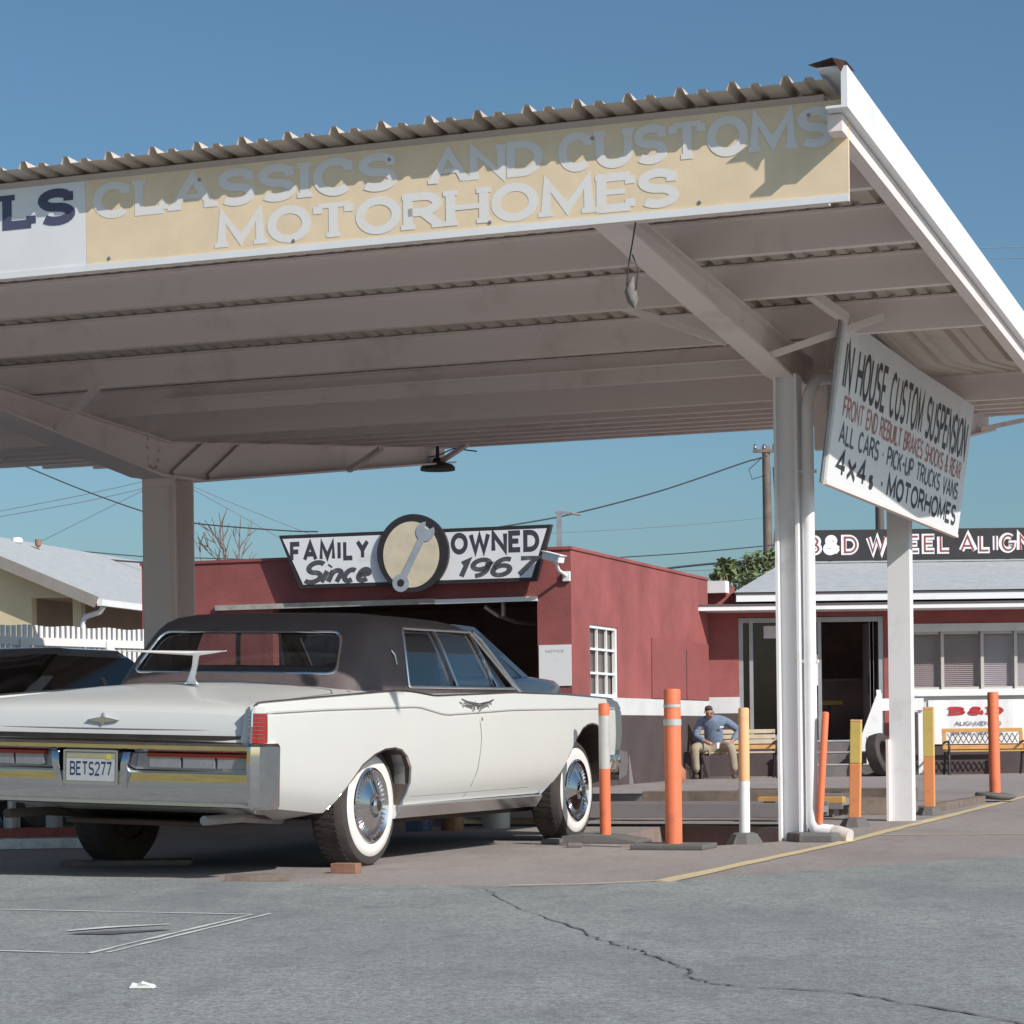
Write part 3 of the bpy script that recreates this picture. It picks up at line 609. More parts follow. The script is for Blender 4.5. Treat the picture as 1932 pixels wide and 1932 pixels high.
ob('eave_fascia', WHITE, (3.5, 13, -.42, -.38, 2.79, 2.905)); ob('eave_soffit', mat('soffit', (.3, .27, .26), .8), (3.5, 13, -.38, .25, 2.79, 2.81)); ob('roof_edge', mat('dark flashing', (.12, .1, .1)), (3.48, 13, -.44, -.37, 2.907, 2.935))
mb = MB(); mb.add([(3.46, -.46, 2.937), (13, -.46, 2.937), (13, 2.0, 3.56), (4.5, 2.0, 3.56), (3.46, 4.46, 2.937), (13, 4.46, 2.937)], [(0, 1, 2, 3), (0, 3, 4), (4, 3, 2, 5), (0, 4, 5, 1)]); mb.build('roof', ROOFG, of)
ob('roof_ridge', ROOFG, (4.5, 13, 1.93, 2.07, 3.555, 3.58))
# sign on the ridge
rs = thing('rooftop_sign', 'black rooftop sign board with white outlined B&D WHEEL ALIGNMENT letters', 'sign', (0, 40.0, 0), 0)
MB().box(4.80, 13, -.08, 0, 3.59, 4.11).build('board', BLACKP, rs); MB().box(5.3, 5.36, .0, .08, 3.3, 3.9).box(8.3, 8.36, 0, .08, 3.3, 3.9).build('support', IRON, rs)
rp = lambda x, z, d: (x, -.082 - d, z)
RI = mat('sign red inline', (.28, .06, .06), .6)
for txt, x0, wd in (('B&D', 4.90, .90), ('WHEEL', 5.92, 1.45), ('ALIGNMENT', 7.49, 2.45)):
    letters(mb := MB(), txt, x0, 3.685, wd, .34, .30, rp, gap=.3); mb.build('lettering', WHITE, rs)
    letters(mb := MB(), txt.replace('&', '_'), x0 + .03, 3.715, wd - .06, .28, .11, rp, off=.004, gap=.42); mb.build('lettering', RI, rs)
# banner on the office wall
bn = thing('banner', 'white banner with red B&D and ALIGNMENT & BRAKE SERVICE on the office wall', 'banner', (0, 38, 0), 0)
mb = MB(); xs = [6.60 + i * .085 for i in range(26)]
mb.loft([[(x_, -.03 - .006 * math.sin(i * 1.3), z) for i, x_ in enumerate(xs)] for z in (.48, .8, 1.19)], False, False).build('sheet', WHITE, bn)
bp = lambda x, z, d: (x, -.042 - d, z)
BR = mat('banner red', (.50, .03, .04), .6)
letters(mb := MB(), 'B&D', 6.92, .945, .91, .135, .28, bp, .2, off=.003); mb.build('lettering', BR, bn)
letters(mb := MB(), 'ALIGNMENT &', 7.02, .775, .76, .07, .17, bp, off=.003); letters(mb, 'BRAKE SERVICE', 6.97, .63, .84, .08, .17, bp, off=.003); mb.build('lettering', mat('banner grey', (.20, .22, .28), .6), bn)
# white handrail beside the steps
hr = thing('handrail', 'white wooden handrail sloping down beside the office steps', 'handrail', (0, 38, 0), 0)
mb = MB(); mb.prism([(5.70, 1.30), (5.78, 1.30), (5.78, .45), (5.60, .02), (5.44, .02), (5.44, .62)], -.55, -.50, 'y').build('sloped_board', WHITE, hr)
MB().box(5.70, 5.77, -.49, -.43, .0, 1.36).box(5.46, 5.60, -1.0, -.94, .0, .62).build('post', WHITE, hr); MB().box(5.72, 6.46, -.42, -.38, 1.03, 1.22).box(6.38, 6.46, -.37, -.30, .0, 1.22).build('rail', WHITE, hr)

# ================================================================ WHITE SEDAN
CA = R(66.94)
car = thing('classic_sedan', 'long ivory white 1960s sedan with dark brown vinyl roof and whitewall tyres', 'car', (-.8537 - .92 * .90, 13.5583 + .3917 * .90, 0), CA)
# body leans a little: left side sits higher on a board
LEAN = Matrix.Translation((0, -1.0, .35)) @ Matrix.Rotation(R(1.7), 4, 'X') @ Matrix.Translation((0, 1.0, -.35))
def cpart(o): o.matrix_local = LEAN; return o
T_top = [(-1.41, .895), (-1.354, .922), (-.678, .959), (.234, 1.005), (.439, .998), (.722, .977), (1.3, .992), (1.915, 1.01), (2.797, 1.007), (3.777, .986), (3.95, .965)]
T_cre = [(-1.41, .855), (-1.33, .865), (-.718, .886), (.441, .909), (.821, .862), (1.274, .876), (1.865, .896), (3.551, .912), (3.95, .905)]
T_ctr = [(-1.415, .70), (-1.405, .76), (-1.39, .82), (-1.365, .868), (-1.32, .90), (-1.25, .922), (-1.1, .95), (-.8, .99), (-.5, 1.02), (-.2, 1.035), (.3, 1.03), (2.3, 1.03), (2.7, 1.045), (3.3, 1.03), (3.8, .99), (3.92, .94), (3.95, .88)]
T_sil = [(-1.41, .385), (-1.28, .375), (-.66, .322), (.3, .337), (2.45, .347), (3.6, .38), (3.95, .47)]
T_wid = [(-1.41, .955), (-1.3, .968), (-.9, .985), (-.3, .997), (.5, 1.0), (2.6, 1.0), (3.4, .985), (3.8, .965), (3.95, .95)]
def section(x):
    zt_, zc, zm, zs, k = (lerp(t, x) for t in (T_top, T_cre, T_ctr, T_sil, T_wid))
    ze = min(zm - .018, zt_ - .012)
    zb = lerp([(-1.41, .43), (-1.15, .40), (-.75, .28), (3.5, .27), (3.95, .42)], x)
    half = [(0, zb), (.70, zb), (.93, zs), (.975, zs + .07), (.99, zs + .13), (1.0, zs + .19), (1.003, zs + .19 + (.60 - zs) * .25), (1.005, zs + .19 + (.60 - zs) * .5), (1.005, zs + .19 + (.60 - zs) * .75), (1.003, .79), (.997, zc - .012), (.990, zc - .004), (.990, zc + .004), (.992, zc + .012), (.972, zt_ - .010), (.964, zt_), (.930, zt_ + .001), (.922, zt_ - .008)]
    half += [(.885, ze), (.78, ze + (zm - ze) * .45), (.60, ze + (zm - ze) * .75), (.32, ze + (zm - ze) * .95), (0, zm)]
    R_ = [(x, -y * k, z) for y, z in half]; L_ = [(x, y * k, z) for y, z in reversed(half[1:-1])]
    return R_ + L_
xs = [-1.415, -1.41, -1.405, -1.39, -1.365, -1.335, -1.30, -1.24, -1.16, -1.05] + [-.95 + .09 * i for i in range(54)]
xs = [x for x in xs if x < 3.86] + [3.86, 3.91, 3.94, 3.95]
body = MB().loft([section(x) for x in xs]).build('body', [CARW, UNDER], car)
RARCH = [(-.68, .15), (-.66, .29), (-.594, .345), (-.51, .425), (-.40, .51), (-.299, .582), (-.149, .640), (-.018, .668), (.114, .674), (.20, .662), (.27, .625), (.325, .56), (.345, .47), (.325, .39), (.28, .30), (.27, .15)]
FARCH = [(2.42, .15), (2.46, .33), (2.56, .40), (2.693, .482), (2.82, .592), (2.95, .705), (3.079, .777), (3.18, .803), (3.274, .812), (3.36, .803), (3.45, .775), (3.55, .70), (3.62, .59), (3.665, .46), (3.67, .15)]
def cutter(polys):
    mb = MB()
    for p, a, b in polys: mb.prism(p, a, b, 'y')
    o = mb.build('cutter', [CARW, UNDER]); o.data.polygons.foreach_set('material_index', [1] * len(o.data.polygons)); return o
cut = cutter([(RARCH, -1.3, -.60), (RARCH, .60, 1.3), (FARCH, -1.3, -.58), (FARCH, .58, 1.3)])
modded(body, [('BOOLEAN', dict(object=cut, operation='DIFFERENCE', solver='EXACT'))]); bpy.data.objects.remove(cut)
for p in body.data.polygons:
    c = p.center
    if c.z < .30 and p.normal.z < -.5: p.material_index = 1
    p.use_smooth = True
body.data.set_sharp_from_angle(angle=R(24)); modded(body, [('WEIGHTED_NORMAL', dict(keep_sharp=True, weight=80))]); cpart(body)
def side_y(x, z):
    k = lerp(T_wid, x); zs = lerp(T_sil, x); pr = [(zs, .93), (zs + .07, .975), (zs + .19, 1.0), (.70, 1.005), (.79, 1.004), (lerp(T_cre, x), .99), (lerp(T_top, x) - .01, .972), (lerp(T_top, x), .964)]
    return -k * lerp(pr, z)
def on_side(pts, d=.002): return [(x, side_y(x, z) - d, z) for x, z in pts]
LINE = mat('shut line', (.20, .18, .16), .5)
SEAMC = mat('trim line', (.34, .33, .31), .3, .5)
def both(name, fn, m, smooth=None, parent=car):
    for s_ in (1, -1):
        mb = MB(); fn(mb)
        if s_ < 0: mb.v = [(x, -y, z) for x, y, z in mb.v]
        o = mb.build(name, m, parent, smooth)
        if parent == car: cpart(o)
# crease pin line, top trim, shut lines
both('pin_line', lambda mb: mb.tube(on_side([(x, lerp(T_cre, x)) for x in [-1.33 + .1 * i for i in range(52)]], -.004), .0065, 6), SEAMC)
both('top_trim', lambda mb: mb.tube([(x, -.962 * lerp(T_wid, x), lerp(T_top, x) + .001) for x in [-1.40, -1.36, -1.3] + [-1.2 + .1 * i for i in range(51)]], .0085, 6), CHROMES)
both('door_seam', lambda mb: mb.tube(on_side([(1.285, .955), (1.295, .88), (1.315, .80), (1.325, .72), (1.31, .62), (1.285, .53), (1.235, .43), (1.20, .36)], -.001), .0045, 5), LINE)
both('door_seam', lambda mb: mb.tube(on_side([(.62, .975), (.62, .80), (.60, .70), (.50, .58), (.42, .42), (.41, .345)], -.0018), .002, 5), SEAMC)
both('door_seam', lambda mb: mb.tube(on_side([(2.36, 1.0), (2.38, .80), (2.36, .60), (2.30, .42), (2.28, .35)], -.0018), .002, 5), SEAMC)
both('sill_seam', lambda mb: mb.tube(on_side([(.40, .385), (.8, .385), (1.6, .39), (2.2, .393)], -.002), .0025, 5), SEAMC)
def handle(mb):
    for s_ in (-1, 1):
        c = 1.265; q = [(c + s_ * .015, .93), (c + s_ * .05, .93), (c + s_ * .10, .937), (c + s_ * .17, .945), (c + s_ * .235, .962)]
        mb.tube([(x, side_y(x, z) - .028, z) for x, z in q], [.013, .014, .012, .009, .005], 8)
        for px in (.03, .19): mb.tube([(c + s_ * px, side_y(c, .93) + .006, .932), (c + s_ * px, side_y(c, .93) - .03, .935)], .008, 6)
        mb.tube([(c + s_ * .05, side_y(c, .9) - .004, .905), (c + s_ * .05, side_y(c, .9) - .018, .905)], .012, 8)
both('door_handle', handle, CHROME, 50)
both('lock_button', lambda mb: mb.lathe([(0, .006), (.012, .004), (.014, 0)], 10, Matrix.Translation((1.345, side_y(1.345, .84) - .0, .84)) @ Matrix.Rotation(R(90), 4, 'X')), CHROME)
# rocker moulding and arch lips
both('sill_moulding', lambda mb: mb.loft([[(x, -.962, .338), (x, -.972, .33), (x, -.925, .258), (x, -.90, .256), (x, -.90, .338)] for x in (.27, .8, 1.5, 2.42)]), CHROMES)
both('wheel_arch_lip', lambda mb: mb.tube(on_side(RARCH[2:-1], -.004), .008, 6), CHROMES)
both('wheel_arch_lip', lambda mb: mb.tube(on_side(FARCH[1:-1], -.004), .007, 6), CHROMES)
both('wheel_well_trim', lambda mb: mb.loft([[(.30, -.95, .26), (.30, -.88, .26)], [(.345, -.955, .44), (.345, -.885, .44)], [(.325, -.96, .56), (.325, -.89, .56)], [(.25, -.965, .64), (.25, -.90, .64)]], False, False), GREYM)

# greenhouse: horizontal contour rings
LV = [(.93, .812, -.13, 2.48), (1.03, .795, -.05, 2.40), (1.10, .779, .005, 2.30), (1.20, .755, .085, 2.155), (1.30, .730, .175, 2.01), (1.36, .712, .235, 1.92), (1.405, .690, .295, 1.84), (1.435, .655, .36, 1.755), (1.458, .59, .46, 1.63), (1.472, .48, .60, 1.48), (1.48, .30, .78, 1.28), (1.482, .10, .95, 1.12)]
LVt = [[(z, v[i]) for z, *v in LV] for i in range(3)]
def gw(z): return lerp(LVt[0], z)
def ring(z, w_, xr, xf, inset=0):
    w2 = w_ - inset; pts = []
    r = min(.10, w2 * .5)
    N = 10
    for i in range(N + 1):      # rear edge, right to left
        y = -(w2 - r) + 2 * (w2 - r) * i / N; pts.append((xr + inset - .075 * (1 - (y / w2) ** 2), y, z))
    for a in (30, 60): pts.append((xr + inset + r - r * math.cos(R(a)) - .0, w2 - r + r * math.sin(R(a)), z))
    for i in range(9): t = i / 8; pts.append((xr + inset + r + (xf - xr - 2 * inset - 2 * r) * t, w2, z))
    for a in (60, 30): pts.append((xf - inset - r + r * math.cos(R(a)), w2 - r + r * math.sin(R(a)), z))
    for i in range(N + 1):
        y = (w2 - r) - 2 * (w2 - r) * i / N; pts.append((xf - inset + .16 * (1 - (y / w2) ** 2), y, z))
    for a in (30, 60): pts.append((xf - inset - r + r * math.cos(R(a)), -(w2 - r + r * math.sin(R(a))), z))
    for i in range(9): t = 1 - i / 8; pts.append((xr + inset + r + (xf - xr - 2 * inset - 2 * r) * t, -w2, z))
    for a in (60, 30): pts.append((xr + inset + r - r * math.cos(R(a)), -(w2 - r + r * math.sin(R(a))), z))
    return pts
outer = [ring(*l) for l in LV]; inner = [ring(z - (.03 if z > 1.4 else 0), w_, xr, xf, .035) for z, w_, xr, xf in LV]
mb = MB(); n = len(outer[0]); m_ = len(outer)
mb.loft(outer, True, False); mb.add(outer[-1], [tuple(range(n))])
mb.loft(inner, True, False); mb.add(inner[-1], [tuple(range(n))])
mb.loft([outer[0], inner[0]], True, False)
me = bpy.data.meshes.new('roof'); me.from_pydata(mb.v, [], mb.f)
b = bmesh.new(); b.from_mesh(me); bmesh.ops.remove_doubles(b, verts=b.verts, dist=1e-5); bmesh.ops.recalc_face_normals(b, faces=b.faces); b.to_mesh(me); b.free()
roof = link('roof', me, [VINYL], car)
def rr(poly, r, n=4):
    """round the corners of a 2D polygon"""
    out = []; N = len(poly)
    for i in range(N):
        p = Vector(poly[i]); a = (Vector(poly[i - 1]) - p); c = (Vector(poly[(i + 1) % N]) - p); q = min(r, a.length * .45, c.length * .45); A = p + a.normalized() * q; C = p + c.normalized() * q
        for k in range(n + 1): t = k / n; out.append(tuple(A * (1 - t) ** 2 + p * 2 * t * (1 - t) + C * t * t))
    return out
SW = rr([(.70, 1.033), (.785, 1.388), (1.80, 1.398), (2.335, 1.04)], .025)
BL = rr([(-.685, 1.095), (.685, 1.095), (.605, 1.345), (-.605, 1.345)], .06)
WS = rr([(-.71, 1.05), (.71, 1.05), (.625, 1.385), (-.625, 1.385)], .05)
mb = MB(); mb.prism(SW, -1.2, 1.2, 'y'); mb2 = MB(); mb2.prism(BL, -.6, .62, 'x'); mb3 = MB(); mb3.prism(WS, 1.62, 3.0, 'x')
for q in (mb, mb2, mb3):
    ct = q.build('cutter', VINYL); modded(roof, [('BOOLEAN', dict(object=ct, operation='DIFFERENCE', solver='EXACT'))]); bpy.data.objects.remove(ct)
for p in roof.data.polygons: p.use_smooth = True
roof.data.set_sharp_from_angle(angle=R(40)); cpart(roof)
def bl_x(y, z): w2 = gw(z) ; return lerp(LVt[1], z) - .075 * (1 - (y / w2) ** 2)
def ws_x(y, z): w2 = gw(z) ; return lerp(LVt[2], z) + .16 * (1 - (y / w2) ** 2)
def pane(name, fx, ztab, parent=car, m=GLASSC):
    rows = []
    for z, h in ztab: rows.append([fx(-h + 2 * h * i / 14, z) for i in range(15)])
    return cpart(MB().loft(rows, False, False).build(name, m, parent, 60))
pane('rear_window', lambda y, z: (bl_x(y, z) + .018, y, z), [(1.09, .70), (1.18, .68), (1.27, .65), (1.35, .62)])
pane('windscreen', lambda y, z: (ws_x(y, z) - .018, y, z), [(1.045, .74), (1.15, .71), (1.27, .67), (1.39, .64)])
for s_ in (-1, 1):
    poly = [(.69, 1.025), (.775, 1.395), (1.80, 1.405), (2.35, 1.03)]
    mb = MB(); rows = []
    for i in range(13):
        t = i / 12; a = Vector(poly[0]).lerp(Vector(poly[3]), t); c = Vector(poly[1]).lerp(Vector(poly[2]), t); rows.append([(p.x, s_ * (gw(p.y) - .02), p.y) for p in (a.lerp(c, k / 5) for k in range(6))])
    cpart(mb.loft(rows, False, False).build('side_window', GLASSC, car, 60))
    P_ = lambda x, z, d=.004: (x, s_ * (gw(z) + d), z)
    sm = MB(); sm.tube([P_(*p) for p in SW], .011, 6, closed=True); cpart(sm.build('window_trim', CHROMES, car, 60))
    def stripq(q, w0, d): 
        mbx = MB(); q = fine(q, 6); mbx.loft([[P_(x - w0, z, -.014), P_(x - w0, z, d), P_(x + w0, z, d), P_(x + w0, z, -.014)] for x, z in q]); return mbx
    cpart(stripq([(1.425, 1.03), (1.25, 1.395)], .017, .004).build('window_pillar', CHROMES, car)); cpart(stripq([(2.06, 1.035), (1.80, 1.395)], .008, .002).build('vent_bar', CHROMES, car))
    cpart(MB().tube([(2.44, s_ * .80, 1.01), (2.36, s_ * .79, 1.05), (2.15, s_ * .75, 1.20), (1.93, s_ * .712, 1.355), (1.85, s_ * .69, 1.40)], .017, 8).build('pillar_trim', CHROMES, car, 60))
    cpart(MB().tube([P_(.60, 1.165, .003), P_(.575, 1.225, .008), P_(.56, 1.25, .003)], [.005, .011, .004], 8).build('roof_lamp', CHROME, car, 60))
cpart(MB().tube([(bl_x(y, z) - .002, y, z) for y, z in BL], .011, 6, closed=True).build('window_trim', CHROMES, car, 60))
cpart(MB().tube([(ws_x(y, z) + .002, y, z) for y, z in WS], .011, 6, closed=True).build('window_trim', CHROMES, car, 60))
# cabin: parcel shelf, seats, dash, wheel, mirror
cpart(MB().box(.05, .62, -.70, .70, 1.0, 1.045).build('parcel_shelf', SEAT, car, bevel=.01))
for x0, x1 in ((.62, .80), (1.42, 1.58)): cpart(MB().box(x0, x1, -.68, .68, .6, 1.155).build('seat_back', SEAT, car, bevel=.05)); cpart(MB().box(x0 + .1, x0 + .62, -.68, .68, .5, .66).build('seat_cushion', SEAT, car, bevel=.05))
cpart(MB().box(2.12, 2.42, -.74, .74, .85, 1.055).build('dashboard', SEAT, car, bevel=.03))
cpart(MB().tube([(2.0 + .06 * math.sin(2 * math.pi * i / 24), .38 + .19 * math.cos(2 * math.pi * i / 24), 1.02 + .18 * math.sin(2 * math.pi * i / 24)) for i in range(24)], .012, 6, closed=True).build('steering_wheel', IRON, car, 60))
cpart(MB().box(2.02, 2.05, -.11, .11, 1.28, 1.34).build('rear_view_mirror', IRON, car, bevel=.01))

# rear end: bumper, lamp panel, guards, plate, emblem, tail lamps
def bump_x(y): return -1.47 + .05 * (abs(y) / 1.0) ** 2.4
ys = [-.95 + .095 * i for i in range(21)]
def across(prof, ys=ys, k=1.): return [[(bump_x(y) * 1.0 + dx, y * k, z) for dx, z in prof] for y in ys]
cpart(MB().loft(across([(.07, .72), (.0, .712), (-.022, .692), (-.022, .672), (.0, .655), (.07, .655)])).build('bumper_bar', CHROME, car, 40))
cpart(MB().loft(across([(.07, .735), (.02, .748), (.035, .722), (.07, .722)])).build('trim_groove', UNDER, car))
cpart(MB().loft(across([(.06, .655), (.03, .65), (.03, .565), (.06, .56)], ys)).build('lamp_panel', GREYLENS, car))
cpart(MB().loft(across([(.10, .563), (-.01, .558), (-.020, .548), (-.0225, .49), (-.0205, .455), (-.006, .405), (.03, .395), (.12, .395)])).build('bumper', CHROME, car, 25))
cpart(MB().loft(across([(.035, .394), (.035, .376), (.055, .370), (.09, .385)])).build('bumper_lip', CHROMES, car, 40))
for sgn in (-1, 1):
    for i in range(3):
        y0 = sgn * (.33 + .20 * i); y1 = sgn * (.33 + .20 * i + .185); a, c = min(y0, y1), max(y0, y1)
        cpart(MB().loft([[(bump_x(y) + dx, y, z) for dx, z in ((.04, .645), (.006, .64), (.006, .575), (.04, .572))] for y in (a, (a + c) / 2, c)]).build('reversing_lens' if i < 2 else 'reflector', GREYLENS, car, bevel=.004))
    ya = [sgn * (.32 + .03 * i) for i in range(21)]
    cpart(MB().loft([[(bump_x(y) + dx, y, z) for dx, z in ((.03, .654), (.0, .652), (.0, .632), (.03, .630))] for y in ya]).build('red_strip', REDLENS, car))
    # bumper end cap, wrapping the corner
    mb = MB(); rows = []
    for z, dx, q in ((.368, .045, .01), (.385, .02, .0), (.45, .004, 0), (.60, -.006, 0), (.695, .0, 0), (.712, .018, .012)):
        pl_ = [(-1.27, .91), (-1.42 + dx, .925), (-1.482 + dx, .93), (-1.480 + dx, .950), (-1.445 + dx, .985 - q), (-1.37, 1.004 - q), (-1.27, 1.008 - q)]
        rows.append([(x, sgn * y, z) for x, y in pl_])
    mb.loft(rows); cpart(mb.build('bumper_end', CHROME, car, 25))
    # bumper guard beside the plate
    mb = MB(); g = [(-1.475, sgn * .19, .65), (-1.475, sgn * .255, .65), (-1.50, sgn * .245, .58), (-1.485, sgn * .245, .45), (-1.485, sgn * .185, .45), (-1.50, sgn * .182, .58)]
    mb.loft([[(-1.51, sgn * .20, .655), (-1.51, sgn * .245, .655), (-1.44, sgn * .25, .655), (-1.44, sgn * .195, .655)], [(-1.525, sgn * .19, .58), (-1.525, sgn * .235, .58), (-1.44, sgn * .24, .58), (-1.44, sgn * .185, .58)], [(-1.495, sgn * .175, .46), (-1.495, sgn * .215, .46), (-1.42, sgn * .22, .46), (-1.42, sgn * .17, .46)]]); cpart(mb.build('bumper_guard', CHROME, car, 30, bevel=.008))
    # tail lamp in the fender tip
    tl = cpart(MB().loft([[(-1.432, sgn * y, z), (-1.445, sgn * (y + .02), z), (-1.43, sgn * (y + .048), z), (-1.34, sgn * (y + .054), z), (-1.34, sgn * y, z)] for y, z in ((.917, .714), (.917, .79), (.915, .855), (.911, .868))]).build('tail_lamp', REDLENS, car, 40))
    mb = MB()
    for i in range(7): z = .738 + .02 * i; mb.loft([[(-1.435, sgn * .906, z + q), (-1.449, sgn * .928, z + q), (-1.434, sgn * .966, z + q), (-1.37, sgn * .9705, z + q), (-1.37, sgn * .905, z + q)] for q in (0, .003)])
    mb.tube([(-1.445, sgn * .93, .715), (-1.452, sgn * .938, .80), (-1.445, sgn * .935, .875), (-1.42, sgn * .94, .905)], .007, 6)
    tr = mb.build('tail_lamp_trim', CHROME, tl)
    cpart(MB().loft([[(-1.432, sgn * (y + .0), z), (-1.44, sgn * (y + .02), z), (-1.43, sgn * (y + .046), z), (-1.34, sgn * (y + .05), z), (-1.34, sgn * y, z)] for y, z in ((.906, .8685), (.902, .902))]).build('fender_tip', CARW, car, 40))
    cpart(MB().tube([(-1.43, sgn * .955, .37), (-1.43, sgn * .955, .35)], .004, 5).build('fastener', CHROME, car))
pl = cpart(MB().box(-1.508, -1.50, -.155, .155, .495, .648).build('number_plate', mat('plate white', (.50, .51, .51), .45, var=.08, scale=20), car, bevel=.004))
mb = MB(); letters(mb, 'BETS277', -.13, .525, .26, .075, .15, lambda x, z, d: (-1.5085 - d, -x, z)); mb.build('plate_characters', mat('plate navy', (.03, .035, .10), .5), pl)
mb = MB(); mb.box(-1.5095, -1.5085, -.15, .15, .618, .642); mb.build('plate_header', mat('plate header', (.42, .36, .22), .5), pl); MB().box(-1.510, -1.5085, -.125, -.095, .612, .64).build('sticker', mat('sticker yellow', (.6, .5, .08), .5), pl)
mb = MB(); mb.box(-1.512, -1.46, -.17, -.157, .482, .66); mb.box(-1.512, -1.46, .157, .17, .482, .66); mb.box(-1.512, -1.46, -.157, .157, .479, .492); mb.box(-1.512, -1.46, -.157, .157, .65, .662); cpart(mb.build('plate_frame', CHROMES, car))
em = MB(); em.loft([[(-1.375 - .02 * q, y, .815 + dz * q2) for dz, q2 in ((.004 + (.018 * (1 - abs(y) / .10)), 1), (-(.004 + .018 * (1 - abs(y) / .10)), 1))] for q in (0, 1) for y in (-.1, 0, .1)] , False, False)
mb = MB(); mb.prism([(-.10, .82), (-.035, .832), (-.012, .834), (0, .858), (.012, .834), (.035, .832), (.10, .82), (.035, .808), (.012, .806), (0, .79), (-.012, .806), (-.035, .808)], -1.408, -1.385, 'x'); cpart(mb.build('boot_emblem', CHROMES, car, bevel=.003))
cpart(MB().tube([(lerp([(b_, a_) for a_, b_ in T_ctr[:5]], .775) - .002 + .012 * (y / .9) ** 2, y, .775) for y in [-.86 + .086 * i for i in range(21)]], .003, 5).build('boot_crease', SEAMC, car))
mb = MB(); P_ = lambda x, y: (x, y, (lambda zm, zt__: min(zm - .018, zt__ - .012) + (zm - min(zm - .018, zt__ - .012)) * lerp([(0, 1), (.32, .95), (.6, .75), (.78, .45), (.885, 0)], abs(y)))(lerp(T_ctr, x), lerp(T_top, x)) + .001)
mb.tube([P_(-1.34, -.84), P_(-1.2, -.85), P_(-.8, -.845), P_(-.35, -.83), P_(-.24, -.76), P_(-.22, -.5), P_(-.22, 0), P_(-.22, .5), P_(-.24, .76), P_(-.35, .83), P_(-.8, .845), P_(-1.2, .85), P_(-1.34, .84)], .004, 5); cpart(mb.build('boot_lid_seam', SEAMC, car))
cpart(MB().tube([(-.17 + .06 * (y / .8) ** 2, y, 1.037 - .05 * (y / .8) ** 2) for y in [-.82 + .082 * i for i in range(21)]], .012, 6).build('roof_base_trim', CHROMES, car, 60))
# boomerang aerial on the boot lid
av = MB(); av.loft([[(-.49 + .02 * math.cos(a) * w_ - dx, .008 * math.sin(a) * w_ * .9, z) for a in [k * math.pi / 5 for k in range(10)]] for z, w_, dx in ((1.025, 3.6, 0), (1.035, 2.6, 0), (1.06, 1.7, .0), (1.12, 1.3, -.03), (1.185, 1.5, -.045), (1.196, 2.6, -.05))])
ae = av.build('aerial', WHITE, car, 50); cpart(ae)
mb = MB()
for sgn in (-1, 1):
    rows = []
    for i in range(9):
        t = i / 8; xx = -.43 - .30 * t ** 1.15; yy = sgn * .36 * t; wv = .075 * (1 - t) + .018; zz = 1.198 + .010 * t
        rows.append([(xx - wv, yy, zz), (xx - wv * .3, yy, zz + .014 * (1.1 - t)), (xx + wv, yy, zz + .002), (xx - wv * .2, yy, zz - .010 * (1.2 - t))])
    mb.loft(rows)
mb.build('aerial_wing', WHITE, ae, 50)
# front end
fx = lambda y: 4.0 - .06 * abs(y) ** 2
cpart(MB().loft([[(fx(y) + dx, y, z) for dx, z in ((-.10, .62), (.06, .60), (.085, .53), (.06, .44), (-.10, .40))] for y in [-.98 + .098 * i for i in range(21)]]).build('front_bumper', CHROME, car, 40))
mb = MB(); mb.box(3.951, 3.97, -.55, .55, .63, .90)
for i in range(12): z = .645 + .02 * i; mb.box(3.971, 3.985, -.55, .55, z, z + .008)
cpart(mb.build('grille', CHROMES, car))
for sgn in (-1, 1):
    for y in (.65, .82): cpart(MB().lathe([(0, .035), (.05, .03), (.075, .012), (.08, 0)], 20, Matrix.Translation((3.952, sgn * y, .77)) @ Matrix.Rotation(R(90), 4, 'Y')).build('headlamp', GREYLENS, car, 50))
    cpart(MB().loft([[(x, sgn * y, z) for y, z in ((.93, .60), (.985 - q, .585), (1.0 - q, .53), (.985 - q, .46), (.93, .44))] for x, q in ((3.66, .01), (3.72, 0), (3.85, .01), (3.95, .05))]).build('front_bumper_end', CHROME, car, 40))
